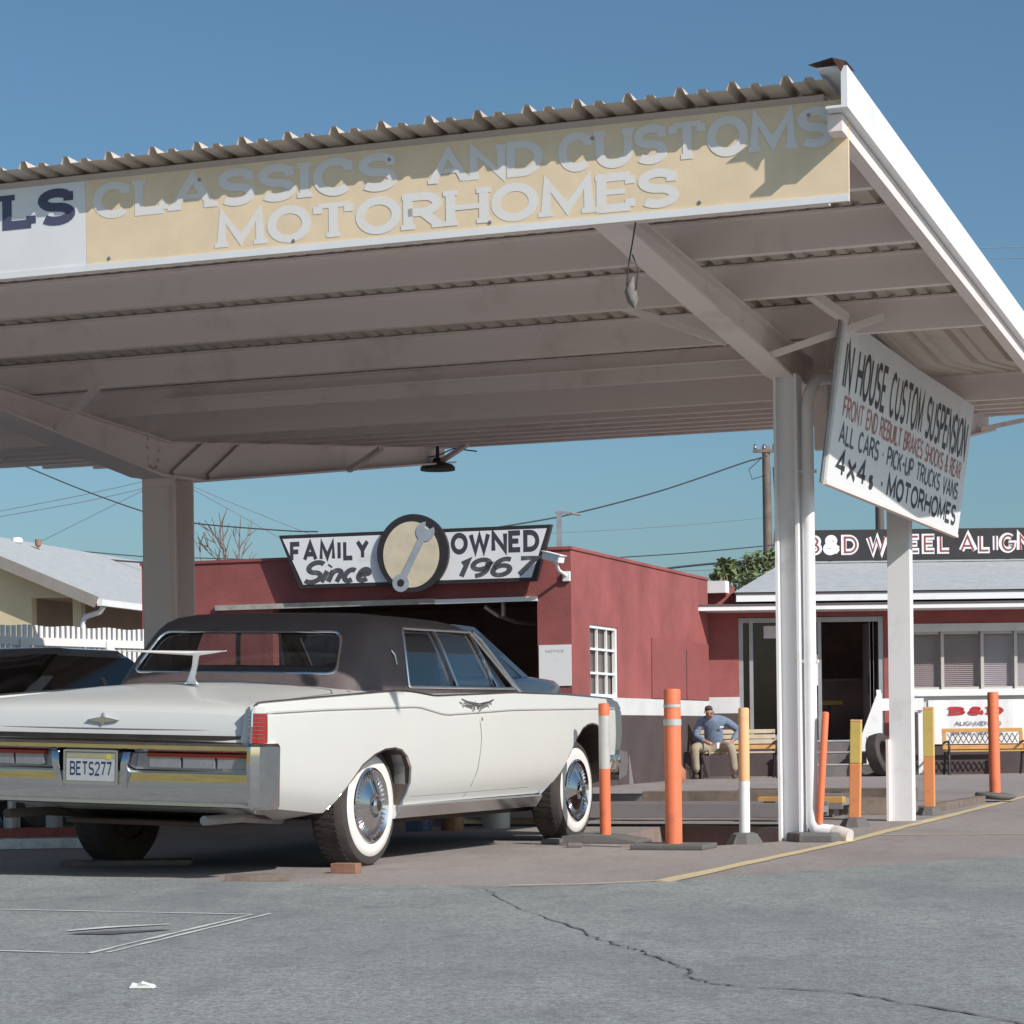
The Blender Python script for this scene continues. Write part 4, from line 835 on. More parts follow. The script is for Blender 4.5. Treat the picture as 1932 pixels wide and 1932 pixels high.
# wheels
def wheel_parts(car_, x, y, side, r=.363, wd=.225, white=True):
    hw = wd / 2
    M = Matrix.Translation((x, y, r - .016)) @ Matrix.Rotation(R(90) * side, 4, 'X')   # local +Z points outboard
    wl = thing('wheel', '', ''); del wl['label'], wl['category']; wl.parent = car_; wl.matrix_local = M
    tp = [(.20, -hw + .02), (.27, -hw), (.33, -hw + .012), (r - .006, -hw + .04), (r, -hw + .07), (r, hw - .07), (r - .006, hw - .04), (.335, hw - .008), (.297, hw), (.20, hw - .02), (.19, 0)]
    ty = MB().lathe(tp + [tp[0]], 56).build('tyre', RUBBER, wl, 35)
    tb = MB()
    for k in range(56):
        for q, (z0, z1) in enumerate(((-hw + .045, -.035), (-.03, .03), (.035, hw - .045))):
            a = 2 * math.pi * (k + .33 * q) / 56; tb.box(r - .004, r + .0015, -.011, .011, z0, z1, Matrix.Rotation(a, 4, 'Z'))
    tb.build('tread', RUBBER, ty)
    if white: MB().lathe([(.216, hw - .006), (.22, hw + .004), (.255, hw + .008), (.29, hw + .004), (.295, hw - .003)], 64).build('whitewall', WWALL, wl, 60)
    mb = MB(); mb.lathe([(.222, hw - .004), (.217, hw + .012), (.205, hw + .016), (.192, hw + .004), (.175, hw - .008), (.12, hw + .012), (.075, hw + .028), (.07, hw + .030), (.062, hw + .018), (.055, hw + .018), (.05, hw + .045), (.035, hw + .056), (0, hw + .058)], 56)
    hc = mb.build('wheel_cover', CHROME, wl, 30)
    mb = MB()
    for k in range(40): a = 2 * math.pi * k / 40; mb.box(.125, .188, -.0022, .0022, hw - .012, hw + .006, Matrix.Rotation(a, 4, 'Z'))
    mb.build('cover_fin', CHROMES, hc)
    MB().lathe([(.0, hw + .0595), (.022, hw + .059), (.03, hw + .0565)], 20).build('cap_emblem', IRON, hc, 50)
    MB().lathe([(.19, hw - .02), (.19, -hw + .03), (.0, -hw + .04)], 32).build('rim', UNDER, wl)
    return wl
wheel_parts(car, 0, -.79, 1); wheel_parts(car, 3.2, -.79, 1); wheel_parts(car, 0, .79, -1); wheel_parts(car, 3.2, .79, -1)
# running gear under the floor
cpart(MB().tube([(0, -.70, .36), (0, -.1, .36), (0, .1, .36), (0, .70, .36)], [.05, .06, .06, .05], 12).build('rear_axle', UNDER, car)); cpart(MB().tube([(0, -.13, .34), (0, 0, .34), (0, .13, .34)], [.06, .15, .06], 14).build('differential', UNDER, car))
cpart(MB().box(-1.0, -.35, -.5, .5, .24, .268).build('fuel_tank', UNDER, car, bevel=.02))
for y in (-.62, .62): cpart(MB().tube([(-1.38, y, .30), (-1.0, y, .30), (-.5, y * .95, .27)], .026, 10).build('exhaust_pipe', GREYM if y < 0 else UNDER, car, 50))
for y in (-.5, .5): cpart(MB().box(.5, 3.5, y - .05, y + .05, .19, .265).build('chassis_rail', UNDER, car))
cpart(MB().box(2.7, 3.5, -.35, .35, .20, .268).build('oil_pan', UNDER, car, bevel=.03))
# small floor items round the car
o = MB().box(-.075, .075, -.04, .04, 0, .055).build('brick', mat('brick red', (.30, .15, .10), .85, var=.2, scale=12, bump=.3), None, bevel=.004); o.location = (-.945, 12.86, 0); o.rotation_euler = (0, 0, R(-20)); tag(o, 'small red brick lying behind the right rear tyre of the white sedan', 'brick')
o = MB().box(-.165, .165, -.045, .045, 0, .035).build('wood_scrap', WOOD, None, bevel=.003); o.location = (-1.36, 12.25, .0); o.rotation_euler = (0, 0, R(3)); tag(o, 'thin weathered wood scrap on the concrete just behind the white sedan', 'plank')
o = MB().box(-.38, .38, -.11, .11, 0, .03).build('wood_board', WOOD, None, bevel=.003); o.location = (-2.32, 13.98, .0); o.rotation_euler = (0, 0, R(4)); tag(o, 'dark board under the left rear tyre of the white sedan', 'board')
mb = MB(); mb.loft([[(x, y, z) for x, y, z in ((-.036, dy, 0.002), (-.03, dy + .006, .012 + dz), (-.012, dy, .009 + dz), (.004, dy - .004, .017 + dz), (.03, dy, .011), (.038, dy, .002))] for dy, dz in ((-.02, 0), (-.008, .006), (.006, -.001), (.02, -.004))])
o = mb.build('paper_litter', mat('paper white', (.80, .79, .75), .8, var=.04), None); o.location = (-1.13, 7.05, .005); o.rotation_euler = (0, 0, R(-6)); tag(o, 'crumpled white paper lying on the asphalt in the foreground', 'litter')

# ================================================================ OTHER CARS
def plain_car(name, label, loc, rz, hw, bl, paint, gl, belt, hood, roofz, xw0, xw1, xr0, xr1, x0, x1, wr=.33, wx=(-.1, 2.6), fp=.045, mirrors=True):
    t = thing(name, label, 'car', loc, rz)
    def sec(x):
        k = lerp([(x0, .86), (x0 + .12, .96), (x0 + .5, 1), (x1 - .6, 1), (x1 - .12, .94), (x1, .84)], x) * hw; zt_ = lerp([(x0, belt - .18), (x0 + .15, belt - .02), (xr0, belt), (xw1, hood), (x1 - .25, hood - .03), (x1, hood - .28)], x)
        h = [(0, .25), (k * .9, .25), (k * .97, .34), (k, .55), (k, zt_ - .16), (k * .97, zt_ - .05), (k * .90, zt_), (k * .5, zt_ + .02), (0, zt_ + .03)]
        return [(x, -y, z) for y, z in h] + [(x, y, z) for y, z in reversed(h[1:-1])]
    xs_ = [x0, x0 + .05, x0 + .15, x0 + .3] + [x0 + .5 + (x1 - x0 - 1.0) * i / 14 for i in range(15)] + [x1 - .3, x1 - .15, x1 - .05, x1]
    bd_ = MB().loft([sec(x) for x in xs_]).build('body', [paint, UNDER], t, 35)
    cu = MB()
    for wx_ in wx: 
        pl_ = [(wx_ + (wr + .06) * math.cos(R(a)), wr + (wr + .06) * math.sin(R(a))) for a in range(-30, 211, 15)]
        cu.prism(pl_, -hw - .3, -hw + .28, 'y'); cu.prism(pl_, hw - .28, hw + .3, 'y')
    ct = cu.build('cutter', [paint, UNDER]); ct.data.polygons.foreach_set('material_index', [1] * len(ct.data.polygons)); modded(bd_, [('BOOLEAN', dict(object=ct, operation='DIFFERENCE', solver='EXACT'))]); bpy.data.objects.remove(ct)
    for p in bd_.data.polygons: p.use_smooth = True
    bd_.data.set_sharp_from_angle(angle=R(35))
    # greenhouse
    def gr(z, f): # f 0 belt .. 1 roof
        w_ = hw * (.90 - .17 * f); a = xr0 + (xr1 - xr0) * f; c = xw1 + (xw0 - xw1) * f; q = .10
        pts = []
        for i in range(7): y = -(w_ - q) + 2 * (w_ - q) * i / 6; pts.append((a - .09 * (1 - (y / w_) ** 2), y, z))
        for i in range(7): pts.append((a + q * .6 + (c - a - q * 1.4) * i / 6, w_, z))
        for i in range(7): y = (w_ - q) - 2 * (w_ - q) * i / 6; pts.append((c + .14 * (1 - (y / w_) ** 2), y, z))
        for i in range(7): pts.append((c - q * .8 - (c - a - q * 1.4) * i / 6, -w_, z))
        return pts
    hz = roofz - belt; rings = [gr(belt - .02, 0), gr(belt + hz * .5, .5), gr(belt + hz * .84, .86)]
    cab = MB().loft(rings, True, True).build('cabin_glass', gl, t, 30)
    top = gr(belt + hz * .84, .865); mid = gr(belt + hz * .95, 1.0)
    sh = lambda r_, k, z: [(( (xr1 + xw0) / 2) + (p[0] - (xr1 + xw0) / 2) * k, p[1] * k, z) for p in r_]
    MB().loft([[(p[0], p[1] * 1.012, p[2] - .01) for p in top], mid, sh(mid, .86, roofz - .01), sh(mid, .5, roofz), sh(mid, .1, roofz)], True, True).build('roof', paint, t, 50)
    for sgn in (-1, 1):
        W = lambda f: hw * (.905 - .17 * f) + .006; Z = lambda f: belt + hz * .86 * f
        for (xa, xb, w_) in ((xr0 + .10, xr1 + .10, .085), (xw1 - .05, xw0 - .05, fp), ((xr0 + xw1) / 2 + .05, (xr1 + xw0) / 2, .035)):
            MB().loft([[(xa + (xb - xa) * f - w_, sgn * W(f), Z(f)), (xa + (xb - xa) * f + w_, sgn * W(f), Z(f)), (xa + (xb - xa) * f + w_, sgn * (W(f) - .04), Z(f)), (xa + (xb - xa) * f - w_, sgn * (W(f) - .04), Z(f))] for f in (0, .25, .5, .75, 1)]).build('window_pillar', paint, t)
        if mirrors: MB().loft([[(xw1 - .28 + .07 * math.cos(a) * k + dx, sgn * (hw + .03 + .13 * q), belt + .10 + .065 * math.sin(a) * k) for a in [i * math.pi / 6 for i in range(12)]] for q, k, dx in ((0, .5, .02), (.2, .9, 0), (.8, 1.0, 0), (1, .7, 0))]).build('door_mirror', paint, t, 50)
        MB().box(x0 - .005, x0 + .10, sgn * hw * .84 - .08, sgn * hw * .84 + .03, belt - .34, belt - .20).build('tail_lamp', REDLENS, t, bevel=.01); MB().box(x1 - .12, x1 - .0, sgn * hw * .72 - .12, sgn * hw * .72 + .10, hood - .36, hood - .24).build('headlamp', GREYLENS, t, bevel=.02)
        for wx_ in wx:
            M = Matrix.Translation((wx_, sgn * (hw - .12), wr)) @ Matrix.Rotation(R(90) * -sgn, 4, 'X')
            MB().lathe([(wr * .62, .10), (wr * .9, .11), (wr, .06), (wr, -.08), (wr * .9, -.11), (wr * .6, -.1)], 36, M).build('wheel', RUBBER, t, 35); MB().lathe([(wr * .62, .095), (wr * .55, .10), (wr * .5, .07), (wr * .2, .08), (0, .085)], 30, M).build('wheel_rim', GALV, t, 40)
    MB().box(x0 - .06, x0 + .1, -hw * .9, hw * .9, .34, .52).build('rear_bumper', paint, t, bevel=.03); MB().box(x1 - .14, x1 + .03, -hw * .86, hw * .86, .34, .52).build('front_bumper', paint, t, bevel=.03)
    return t
GLB = mat('blue grey tinted glass', (.16, .20, .26), .08, var=.1, spec=.6)
GLD = mat('dark tinted glass', (.018, .014, .012), .06, var=.2, spec=.6)
BLKP = mat('black car paint', (.19, .20, .23), .2, var=.05, coat=.8); BLUEP = mat('blue grey car paint', (.26, .31, .40), .25, var=.05, coat=.6)
def place(px, py, lx, ly, rz): c, s_ = math.cos(rz), math.sin(rz); return (px - lx * c + ly * s_, py - lx * s_ - ly * c, 0)
plain_car('hatchback', 'black low car parked at the left beyond the boot of the white sedan', place(-3.86, 19.5, 0, -.85, CA), CA, .87, 0, BLKP, GLD, 1.06, 1.02, 1.54, 1.45, 2.35, -.35, .45, -1.1, 3.1, wx=(-.2, 2.35))
plain_car('suv', 'blue grey vehicle on the lift beyond the white sedan roof', place(.19, 24.5, 1.5, -.9, CA), CA, .92, 0, BLUEP, GLB, 1.30, 1.33, 1.84, .55, 1.5, -.75, -.5, -1.2, 2.55, wr=.36, wx=(-.4, 1.9), fp=.09, mirrors=False)

# ================================================================ BOLLARDS
BG = 'orange posts standing in a row along the pit'
def bollard(name, label, x, y, segs, r, n, tilt=(0, 0), base=None, z0=.03, square=False, bands=()):
    t = thing(name, label, 'bollard', (x, y, 0), CRZ, BG); z = z0
    TM = Matrix.Rotation(tilt[0], 4, 'Y') @ Matrix.Rotation(tilt[1], 4, 'X')
    for i, (m, z1) in enumerate(segs):
        last = i == len(segs) - 1
        if square: o = MB().box(-r, r, -r * .62, r * .62, z, z1).build('post_section', m, t, bevel=.006)
        else: o = MB().lathe([(r, z), (r, z1 - .012), (r - .004, z1 - (.003 if last else 0)), (r - .018, z1 - (.0 if last else .0)), (0, z1 - (.0 if last else .0))] if last else [(r, z), (r, z1)], n).build('post_section', m, t, 40)
        o.matrix_local = TM; z = z1 + .0005
    for a, b in bands: o = MB().lathe([(r + .003, a), (r + .003, b)], n).build('reflective_band', SILVER, t, 40); o.matrix_local = TM
    if base == 'slab': MB().box(-.24, .24, -.17, .17, 0, .035).build('base', BASER, t, bevel=.01)
    if base == 'longslab':
        mb = MB(); mb.loft([[(q, -.18, 0), (q, .18, 0), (q, .17, h), (q, -.17, h)] for q, h in ((-.26, .05), (-.1, .062), (.1, .05), (.28, .02))]); o = mb.build('base', BASER, t, bevel=.008)
        MB().box(-.36, -.24, -.3, -.1, 0, .035).build('base_pad', BASER, t, bevel=.01)
    if base == 'cone': MB().lathe([(.125, 0), (.118, .012), (.085, .065), (.06, .075), (.0, .075)], 8, Matrix.Rotation(R(22.5), 4, 'Z')).build('base', BASER, t, 30)
    if base == 'hex': MB().lathe([(.0, 0), (.235, 0), (.235, .045), (.22, .06), (0, .06)], 6, Matrix.Rotation(R(8), 4, 'Z') @ Matrix.Diagonal((.92, 1.0, 1, 1))).build('base', BASER, t, bevel=.006)
    if base == 'disc':
        o = MB().lathe([(0, -.03), (.14, -.028), (.20, -.005), (.205, .012), (.19, .03), (.1, .04), (0, .04)], 28).build('base', BASER, t, 40); o.matrix_local = Matrix.Translation((0, 0, .055)) @ Matrix.Rotation(R(4), 4, 'Y')
    return t
# (heights from the photo: pixel height / scale at that depth)
bollard('bollard', 'orange post with a wide white sleeve, next to the front bumper of the white sedan', .585, 16.02, [(ORANGE, .28), (SILVER, .28)][:1] + [(ORANGE, .50), (SILVER, .86), (ORANGE, .945)], .038, 20, base='longslab', z0=.05)
bollard('bollard', 'thick all orange post with two thin silver tapes near its top', .985, 15.05, [(ORANGE, 1.02)], .054, 24, base='slab', z0=.035, bands=((.90, .92), (.785, .825)))
bollard('bollard', 'peach post with white lower half on a black sloped rubber foot', 1.49, 15.62, [(WHITE, .415), (PEACH, .90)], .036, 20, (0.005, 0), base='cone', z0=.06)
bollard('bollard', 'thin orange post leaning to the right on a flat hexagonal base by the white column', 2.01, 15.88, [(ORANGE, .87)], .024, 18, (R(4.0), 0), base='hex', z0=.06)
bollard('bollard', 'orange post with pale yellow upper half between the two white columns', 2.565, 18.05, [(ORANGE2, .485), (PALEY, .80), (PEACH, .82)], .042, 4, (R(1.5), 0), base='cone', z0=.06, square=True)
bollard('bollard', 'orange post with yellow top and silver sleeve right of the second white column', 3.53, 20.3, [(ORANGE2, .5), (PALEY, .90), (PEACH, .93)], .045, 4, (0, 0), base='cone', z0=.06, square=True)
MB().box(3.475, 3.50, 20.25, 20.30, .62, .90)
bollard('bollard', 'dark orange round post on a tilted round black base at the far right', 4.77, 23.65, [(ORANGE, 1.10)], .056, 20, (R(-.6), 0), base='disc', z0=.06)
# loose rubber pads by the first posts
o = MB().loft([[(q, -.1, 0), (q, .1, 0), (q, .09, h), (q, -.09, h)] for q, h in ((-.2, .03), (0, .05), (.2, .03))]).build('rubber_pad', BASER, None, bevel=.006); o.location = (.52, 16.62, 0); o.rotation_euler = (0, 0, CRZ); tag(o, 'curled grey rubber pad on the ground beside the front tyre', 'pad')
o = MB().box(-.05, .05, -.05, .05, 0, .03).build('stone', CONC, None, bevel=.012); o.location = (.36, 15.42, 0); tag(o, 'small pale stone on the ground left of the sleeved orange post', 'stone')

# ================================================================ BENCHES, TYRE, PERSON
def bench(name, label, x0, x1, y, slat, lattice):
    t = thing(name, label, 'bench', ((x0 + x1) / 2, y, 0)); h = (x1 - x0) / 2; t.scale = (1, 1, .95 if not lattice else .88)
    for s_ in (-1, 1):
        q = s_ * (h - .03)
        MB().tube([(q, -.30, .0), (q, -.27, .15), (q, -.28, .30), (q, -.25, .39), (q, .05, .40), (q, .12, .45), (q, .22, .78)], .022, 8).tube([(q, .20, .0), (q, .10, .2), (q, .06, .40)], .022, 8).tube([(q, -.28, .38), (q, -.31, .50), (q, -.24, .60), (q, 0, .59), (q, .15, .57)], .02, 8).build('bench_end', IRON, t, 60)
    for i in range(4): y_ = -.25 + .10 * i; MB().box(-h, h, y_ - .04, y_ + .04, .412, .434).build('seat_slat', slat, t, bevel=.004)
    if not lattice:
        for i in range(4): z = .475 + .085 * i; yy = .10 + .03 * i; MB().box(-h, h, yy, yy + .02, z, z + .066).build('back_slat', slat if i != 0 else OWOOD, t, bevel=.004)
    else:
        MB().box(-h, h, .16, .185, .76, .83).build('back_slat', slat, t, bevel=.004); MB().box(-h, h, .09, .115, .455, .53).build('back_slat', slat, t, bevel=.004)
        MB().box(-h, -h + .06, .125, .15, .53, .76).box(h - .06, h, .125, .15, .53, .76).build('back_stile', slat, t)
        mb = MB(); k = 13
        for i in range(k):
            xa = -h + .08 + (2 * h - .16) * i / k; w_ = (2 * h - .16) / k; mb.bar((xa, .14, .56), (xa + w_, .14, .74), .012, .012); mb.bar((xa + w_, .145, .56), (xa, .145, .74), .012, .012)
        mb.build('back_lattice', IRON, t)
    return t
bench('bench', 'park bench with cream slats by the red wall, a person sitting on it', 2.80, 4.02, 36.75, PALEWOOD, False)
bench('bench', 'park bench with orange wood and black lattice back below the white banner', 6.74, 8.02, 37.4, OWOOD, True)
ty = MB().lathe([(.20, -.09), (.26, -.115), (.30, -.11), (.335, -.08), (.34, 0), (.335, .08), (.30, .11), (.26, .115), (.20, .09), (.19, 0), (.20, -.09)], 40).build('loose_tyre', RUBBER, None, 40)
ty.matrix_world = Matrix.Translation((5.66, 36.9, .335)) @ Matrix.Rotation(R(58), 4, 'Z') @ Matrix.Rotation(R(76), 4, 'X'); tag(ty, 'worn black tyre leaning against the white handrail by the steps', 'tyre')
for k, (x, z_) in enumerate(((2.48, .0),)):
    o = MB().lathe([(0, 0), (.09, 0), (.10, .02), (.095, .16), (.05, .21), (.035, .24), (.03, .26), (0, .26)], 16).build('orange_jug', mat('dull orange plastic', (.40, .16, .08), .6, var=.15), None, 50); o.location = (2.40, 35.2, 0); tag(o, 'small dull orange jug standing against the dark wall base', 'jug')

def skin(name, nodes, edges, m, parent, sub=2, root=0):
    me = bpy.data.meshes.new(name); me.from_pydata([n_[0] for n_ in nodes], edges, []); o = link(name, me, m, parent)
    md = o.modifiers.new('SKIN', 'SKIN'); md.use_smooth_shade = True; md.branch_smoothing = .4
    for i, n_ in enumerate(nodes): r_ = n_[1]; me.skin_vertices[0].data[i].radius = (r_, r_) if not isinstance(r_, tuple) else r_; me.skin_vertices[0].data[i].use_root = i == root
    modded(o, [('SUBSURF', dict(levels=sub, render_levels=sub))]); 
    for p in o.data.polygons: p.use_smooth = True
    return o
pe = thing('person', 'seated person in blue checked shirt and khaki trousers looking down at the hands', 'person', (2.98, 36.62, 0), 0)
SKINM = mat('skin', (.42, .22, .15), .6, var=.1, scale=12); HAIR = mat('dark hair', (.065, .05, .045), .7, var=.3, scale=40)
SHIRT = mat('blue checked shirt', (.17, .22, .31), .85, var=.35, scale=34); KHAKI = mat('khaki trousers', (.36, .30, .22), .85, var=.15, scale=12); SHOE = mat('brown shoe', (.10, .07, .055), .6, var=.2)
J = dict(pel=(.06, .02, .50), ch=(.04, -.10, .80), up=(.03, -.14, .93), nk=(-.015, -.21, .975), hb=(-.035, -.30, .99), ht=(-.045, -.355, 1.08),
  rs=(-.16, -.12, .91), re=(-.24, -.16, .66), rw=(-.08, -.40, .56), ls=(.22, -.12, .91), le=(.44, -.0, .74), lw=(.31, -.26, .56),
  rh=(-.06, -.02, .48), rk=(-.28, -.46, .50), ra=(-.25, -.40, .09), lh=(.18, -.02, .48), lk=(.28, -.48, .50), la=(.33, -.42, .09))
# bare figure (continuous): torso, neck, head, arms and legs
N = [(J['pel'], .12), (J['ch'], (.12, .09)), (J['up'], .085), (J['nk'], .048), (J['hb'], (.066, .075)), (J['ht'], (.062, .07)),
     (J['rs'], .055), (J['re'], .04), (J['rw'], .028), (J['ls'], .055), (J['le'], .04), (J['lw'], .028), (J['rh'], .085), (J['rk'], .055), (J['ra'], .038), (J['lh'], .085), (J['lk'], .055), (J['la'], .038),
     ((-.03, -.44, .535), (.032, .02)), ((.26, -.32, .535), (.032, .02))]
E_ = [(0, 1), (1, 2), (2, 3), (3, 4), (4, 5), (2, 6), (6, 7), (7, 8), (2, 9), (9, 10), (10, 11), (0, 12), (12, 13), (13, 14), (0, 15), (15, 16), (16, 17), (8, 18), (11, 19)]
bodyp = skin('body', N, E_, SKINM, pe)
for hx, hy, hz_, sx in ((-.03, -.44, .535, 1), (.26, -.32, .535, -1)):
    for i in range(4):
        L_ = (.065, .075, .07, .055)[i]; o_ = (-.027 + .018 * i) * sx
        skin('finger', [((hx + o_, hy, hz_), .010), ((hx + o_ + .02 * sx, hy - L_ * .5, hz_ - .006), .009), ((hx + o_ + .03 * sx, hy - L_ * .8, hz_ - .03), .008)], [(0, 1), (1, 2)], SKINM, bodyp, 1)
    skin('thumb', [((hx + .02 * sx, hy + .02, hz_ + .005), .011), ((hx + .05 * sx, hy - .015, hz_ + .012), .010), ((hx + .065 * sx, hy - .045, hz_ + .002), .008)], [(0, 1), (1, 2)], SKINM, bodyp, 1)
skin('shirt', [((.06, 0, .47), (.15, .12)), ((.05, -.06, .64), (.165, .13)), (J['ch'], (.165, .125)), ((.03, -.135, .90), (.145, .115)), ((-.005, -.178, .972), .068), (J['rs'], .075), (J['re'], .058), ((-.11, -.36, .575), .042), (J['ls'], .075), (J['le'], .06), ((.33, -.22, .59), .045)],
     [(0, 1), (1, 2), (2, 3), (3, 4), (3, 5), (5, 6), (6, 7), (3, 8), (8, 9), (9, 10)], SHIRT, pe)
skin('trousers', [((.06, 0, .50), (.155, .12)), (J['rh'], .10), (J['rk'], .078), ((-.27, -.43, .3), .066), ((-.25, -.40, .11), .062), (J['lh'], .10), (J['lk'], .078), ((.31, -.45, .3), .066), ((.33, -.42, .11), .062)], [(0, 1), (1, 2), (2, 3), (3, 4), (0, 5), (5, 6), (6, 7), (7, 8)], KHAKI, pe)
for x, y in ((-.25, -.40), (.33, -.42)): skin('shoe', [((x, y + .05, .05), .045), ((x - .01, y - .08, .042), (.046, .036)), ((x - .015, y - .17, .034), (.04, .028))], [(0, 1), (1, 2)], SHOE, pe)
skin('hair', [((-.042, -.275, 1.03), (.071, .066)), ((-.046, -.325, 1.092), (.070, .062)), ((-.048, -.385, 1.105), (.05, .03))], [(0, 1), (1, 2)], HAIR, pe)
hd = Matrix.Translation((-.04, -.33, 1.03)) @ Matrix.Rotation(R(32), 4, 'X')
MB().lathe([(0, .02), (.012, .012), (.016, 0)], 8, hd @ Matrix.Translation((0, -.07, -.005)) @ Matrix.Rotation(R(90), 4, 'X')).build('nose', SKINM, pe, 60)
for s_ in (-1, 1):
    MB().lathe([(0, .012), (.010, .008), (.014, 0), (.01, -.008), (0, -.01)], 8, hd @ Matrix.Translation((s_ * .028, -.066, .018)) @ Matrix.Rotation(R(90), 4, 'X')).build('eye', IRON, pe, 60)
    MB().lathe([(0, .008), (.016, .006), (.02, 0), (.014, -.008), (0, -.01)], 10, hd @ Matrix.Translation((s_ * .07, .0, .0)) @ Matrix.Rotation(R(90), 4, 'Y')).build('ear', SKINM, pe, 60)
MB().box(-.02, .02, -.003, .0, -.004, .004, hd @ Matrix.Translation((0, -.075, -.045))).build('mouth', mat('lip', (.25, .10, .08), .6), pe)
MB().box(.13, .19, -.252, -.247, .79, .81).build('shirt_label', WHITE, pe)
o = MB().lathe([(0, 0), (.026, 0), (.034, .09), (.030, .09), (.024, .01), (0, .01)], 16).build('paper_cup', WHITE, None, 50); o.location = (2.98 + .075, 36.62 - .40, .47); tag(o, 'white paper cup held low in the hands of the seated person', 'cup')

# ================================================================ FENCE, HOUSE, POLES, TREES, WIRES
FW = mat('fence white vinyl', (.80, .79, .77), .5, var=.04, scale=3)
fa, fb = Vector((-7.4, 27.6, 0)), Vector((-4.5, 31.8, 0))
fe = thing('picket_fence', 'white picket fence between the red garage and the left edge', 'fence', fa, math.atan2(fb.y - fa.y, fb.x - fa.x)); FL = (fb - fa).length
mb = MB(); x = 0.0
while x < FL: mb.box(x, x + .05, -.015, .015, .1, 2.17 + .01 * math.sin(x * 9)); x += .092
mb.build('picket', FW, fe)
for z in (1.92, .4): MB().box(0, FL, -.045, -.016, z, z + .10).build('rail', FW, fe)
for x in (.72, 2.1, 3.6, 4.7): MB().box(x, x + .14, -.07, .07, 0, 2.0).build('post', FW, fe)
# cream house beyond
ho = thing('house', 'cream stucco house with grey roof and open patio beyond the picket fence', 'house', (-7.74, 42, 0), R(-13.7))
# local x along the gable to the right, y back; ridge runs back
MB().prism([(-7, 0), (-.95, 0), (-.95, 3.27), (-.02, 3.27), (-3, 4.50), (-7, 2.85)], 0, .2, 'y').build('gable_wall', HOUSEY, ho)
MB().box(-.16, 0, 0, .18, 0, 3.268).build('patio_post', HOUSEY, ho); MB().box(-.12, 0, 5.4, 5.52, 0, 3.2).build('patio_post', WHITE, ho); MB().box(-.12, 0, 10.4, 10.52, 0, 3.2).build('patio_post', WHITE, ho)
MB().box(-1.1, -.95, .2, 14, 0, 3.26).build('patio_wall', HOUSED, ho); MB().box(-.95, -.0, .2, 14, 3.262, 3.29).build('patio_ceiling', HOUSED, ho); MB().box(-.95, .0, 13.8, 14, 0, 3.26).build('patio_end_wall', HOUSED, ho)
mb = MB(); sl_ = .415
for z0 in (0,):
    mb.add([(.45, -.35, 3.12), (-3, -.35, 3.12 + 3.45 * sl_), (-7.5, -.35, 3.12 + 3.45 * sl_ - 4.5 * sl_), (.45, 14.2, 3.12), (-3, 14.2, 3.12 + 3.45 * sl_), (-7.5, 14.2, 3.12 - 1.05 * sl_)] , [])
    v0 = mb.v[-6:]; mb.v = mb.v[:-6]
    lo = v0; hi = [(x, y, z + .10) for x, y, z in v0]
    mb.add(lo + hi, [(0, 3, 4, 1), (1, 4, 5, 2), (6, 7, 10, 9), (7, 8, 11, 10), (0, 1, 7, 6), (1, 2, 8, 7), (3, 9, 10, 4), (4, 10, 11, 5), (0, 6, 9, 3), (2, 5, 11, 8)])
mb.build('roof', ROOFG, ho)
MB().bar((.46, -.38, 3.14), (-3, -.38, 3.14 + 3.46 * sl_), .05, .2).build('barge_board', mat('dull grey trim', (.30, .27, .24), .7), ho)
MB().box(.44, .54, -.3, 14, 3.08, 3.19).build('eave_gutter', WHITE, ho)
MB().tube([(.47, -.1, 3.08), (.40, -.08, 2.98), (.10, -.06, 2.90), (.06, -.06, 2.8), (.06, -.06, 0)], .05, 8).build('downpipe', WHITE, ho, 50)
MB().box(-3.6, -1.75, -.45, -.005, 3.30, 3.38).build('window_hood', WHITE, ho); MB().box(-3.6, -1.9, -.02, -.004, 2.7, 3.25).build('window', mat('grey house window', (.30, .33, .36), .3), ho)
MB().lathe([(.05, -.6), (.05, .0), (.11, .04), (.11, .09), (.08, .13), (0, .14)], 16, Matrix.Translation((-2.75, 3.2, 4.52))).build('roof_vent', WHITE, ho, 50); MB().lathe([(.03, -.9), (.03, .0), (.06, .02), (.06, .14), (0, .14)], 12, Matrix.Translation((-2.5, 3.6, 4.5))).build('chimney', mat('rust chimney', (.30, .17, .12), .7), ho, 50)

POLEM = mat('pole timber', (.20, .15, .125), .85, var=.25, scale=5)
def ray_pt(u, v, y):
    """place far scenery: position at depth y seen at photo coordinates (reference survey, 1932 px)"""
    a = u - 977.03; b = v - 1369.98; c, s_ = math.cos(.0126), math.sin(.0126)
    X = c * a - s_ * b; Y = s_ * a + c * b; d = Vector((X / 4457.06, 1, -Y / 4457.06)); cp, sp_ = math.cos(.0027), math.sin(.0027)
    d = Vector((d.x, cp * d.y - sp_ * d.z, sp_ * d.y + cp * d.z)); return Vector((0, 0, .7539)) + d * (y / d.y)
p = ray_pt(1452, 1100, 60)
up = thing('utility_pole', 'dark timber utility pole with cross arm and insulators behind the office', 'pole', (p.x, 60, 0))
MB().tube([(0, 0, 0), (-.05, 0, 7.95)], [.15, .10], 12).build('pole', POLEM, up, 50); MB().box(-.38, .22, -.12, -.02, 7.78, 7.86).build('cross_arm', POLEM, up)
for x in (-.33, -.1, .15): MB().lathe([(.03, 0), (.05, .04), (.03, .08), (.045, .12), (0, .15)], 10, Matrix.Translation((x, -.07, 7.86))).build('insulator', GREYM, up, 50)
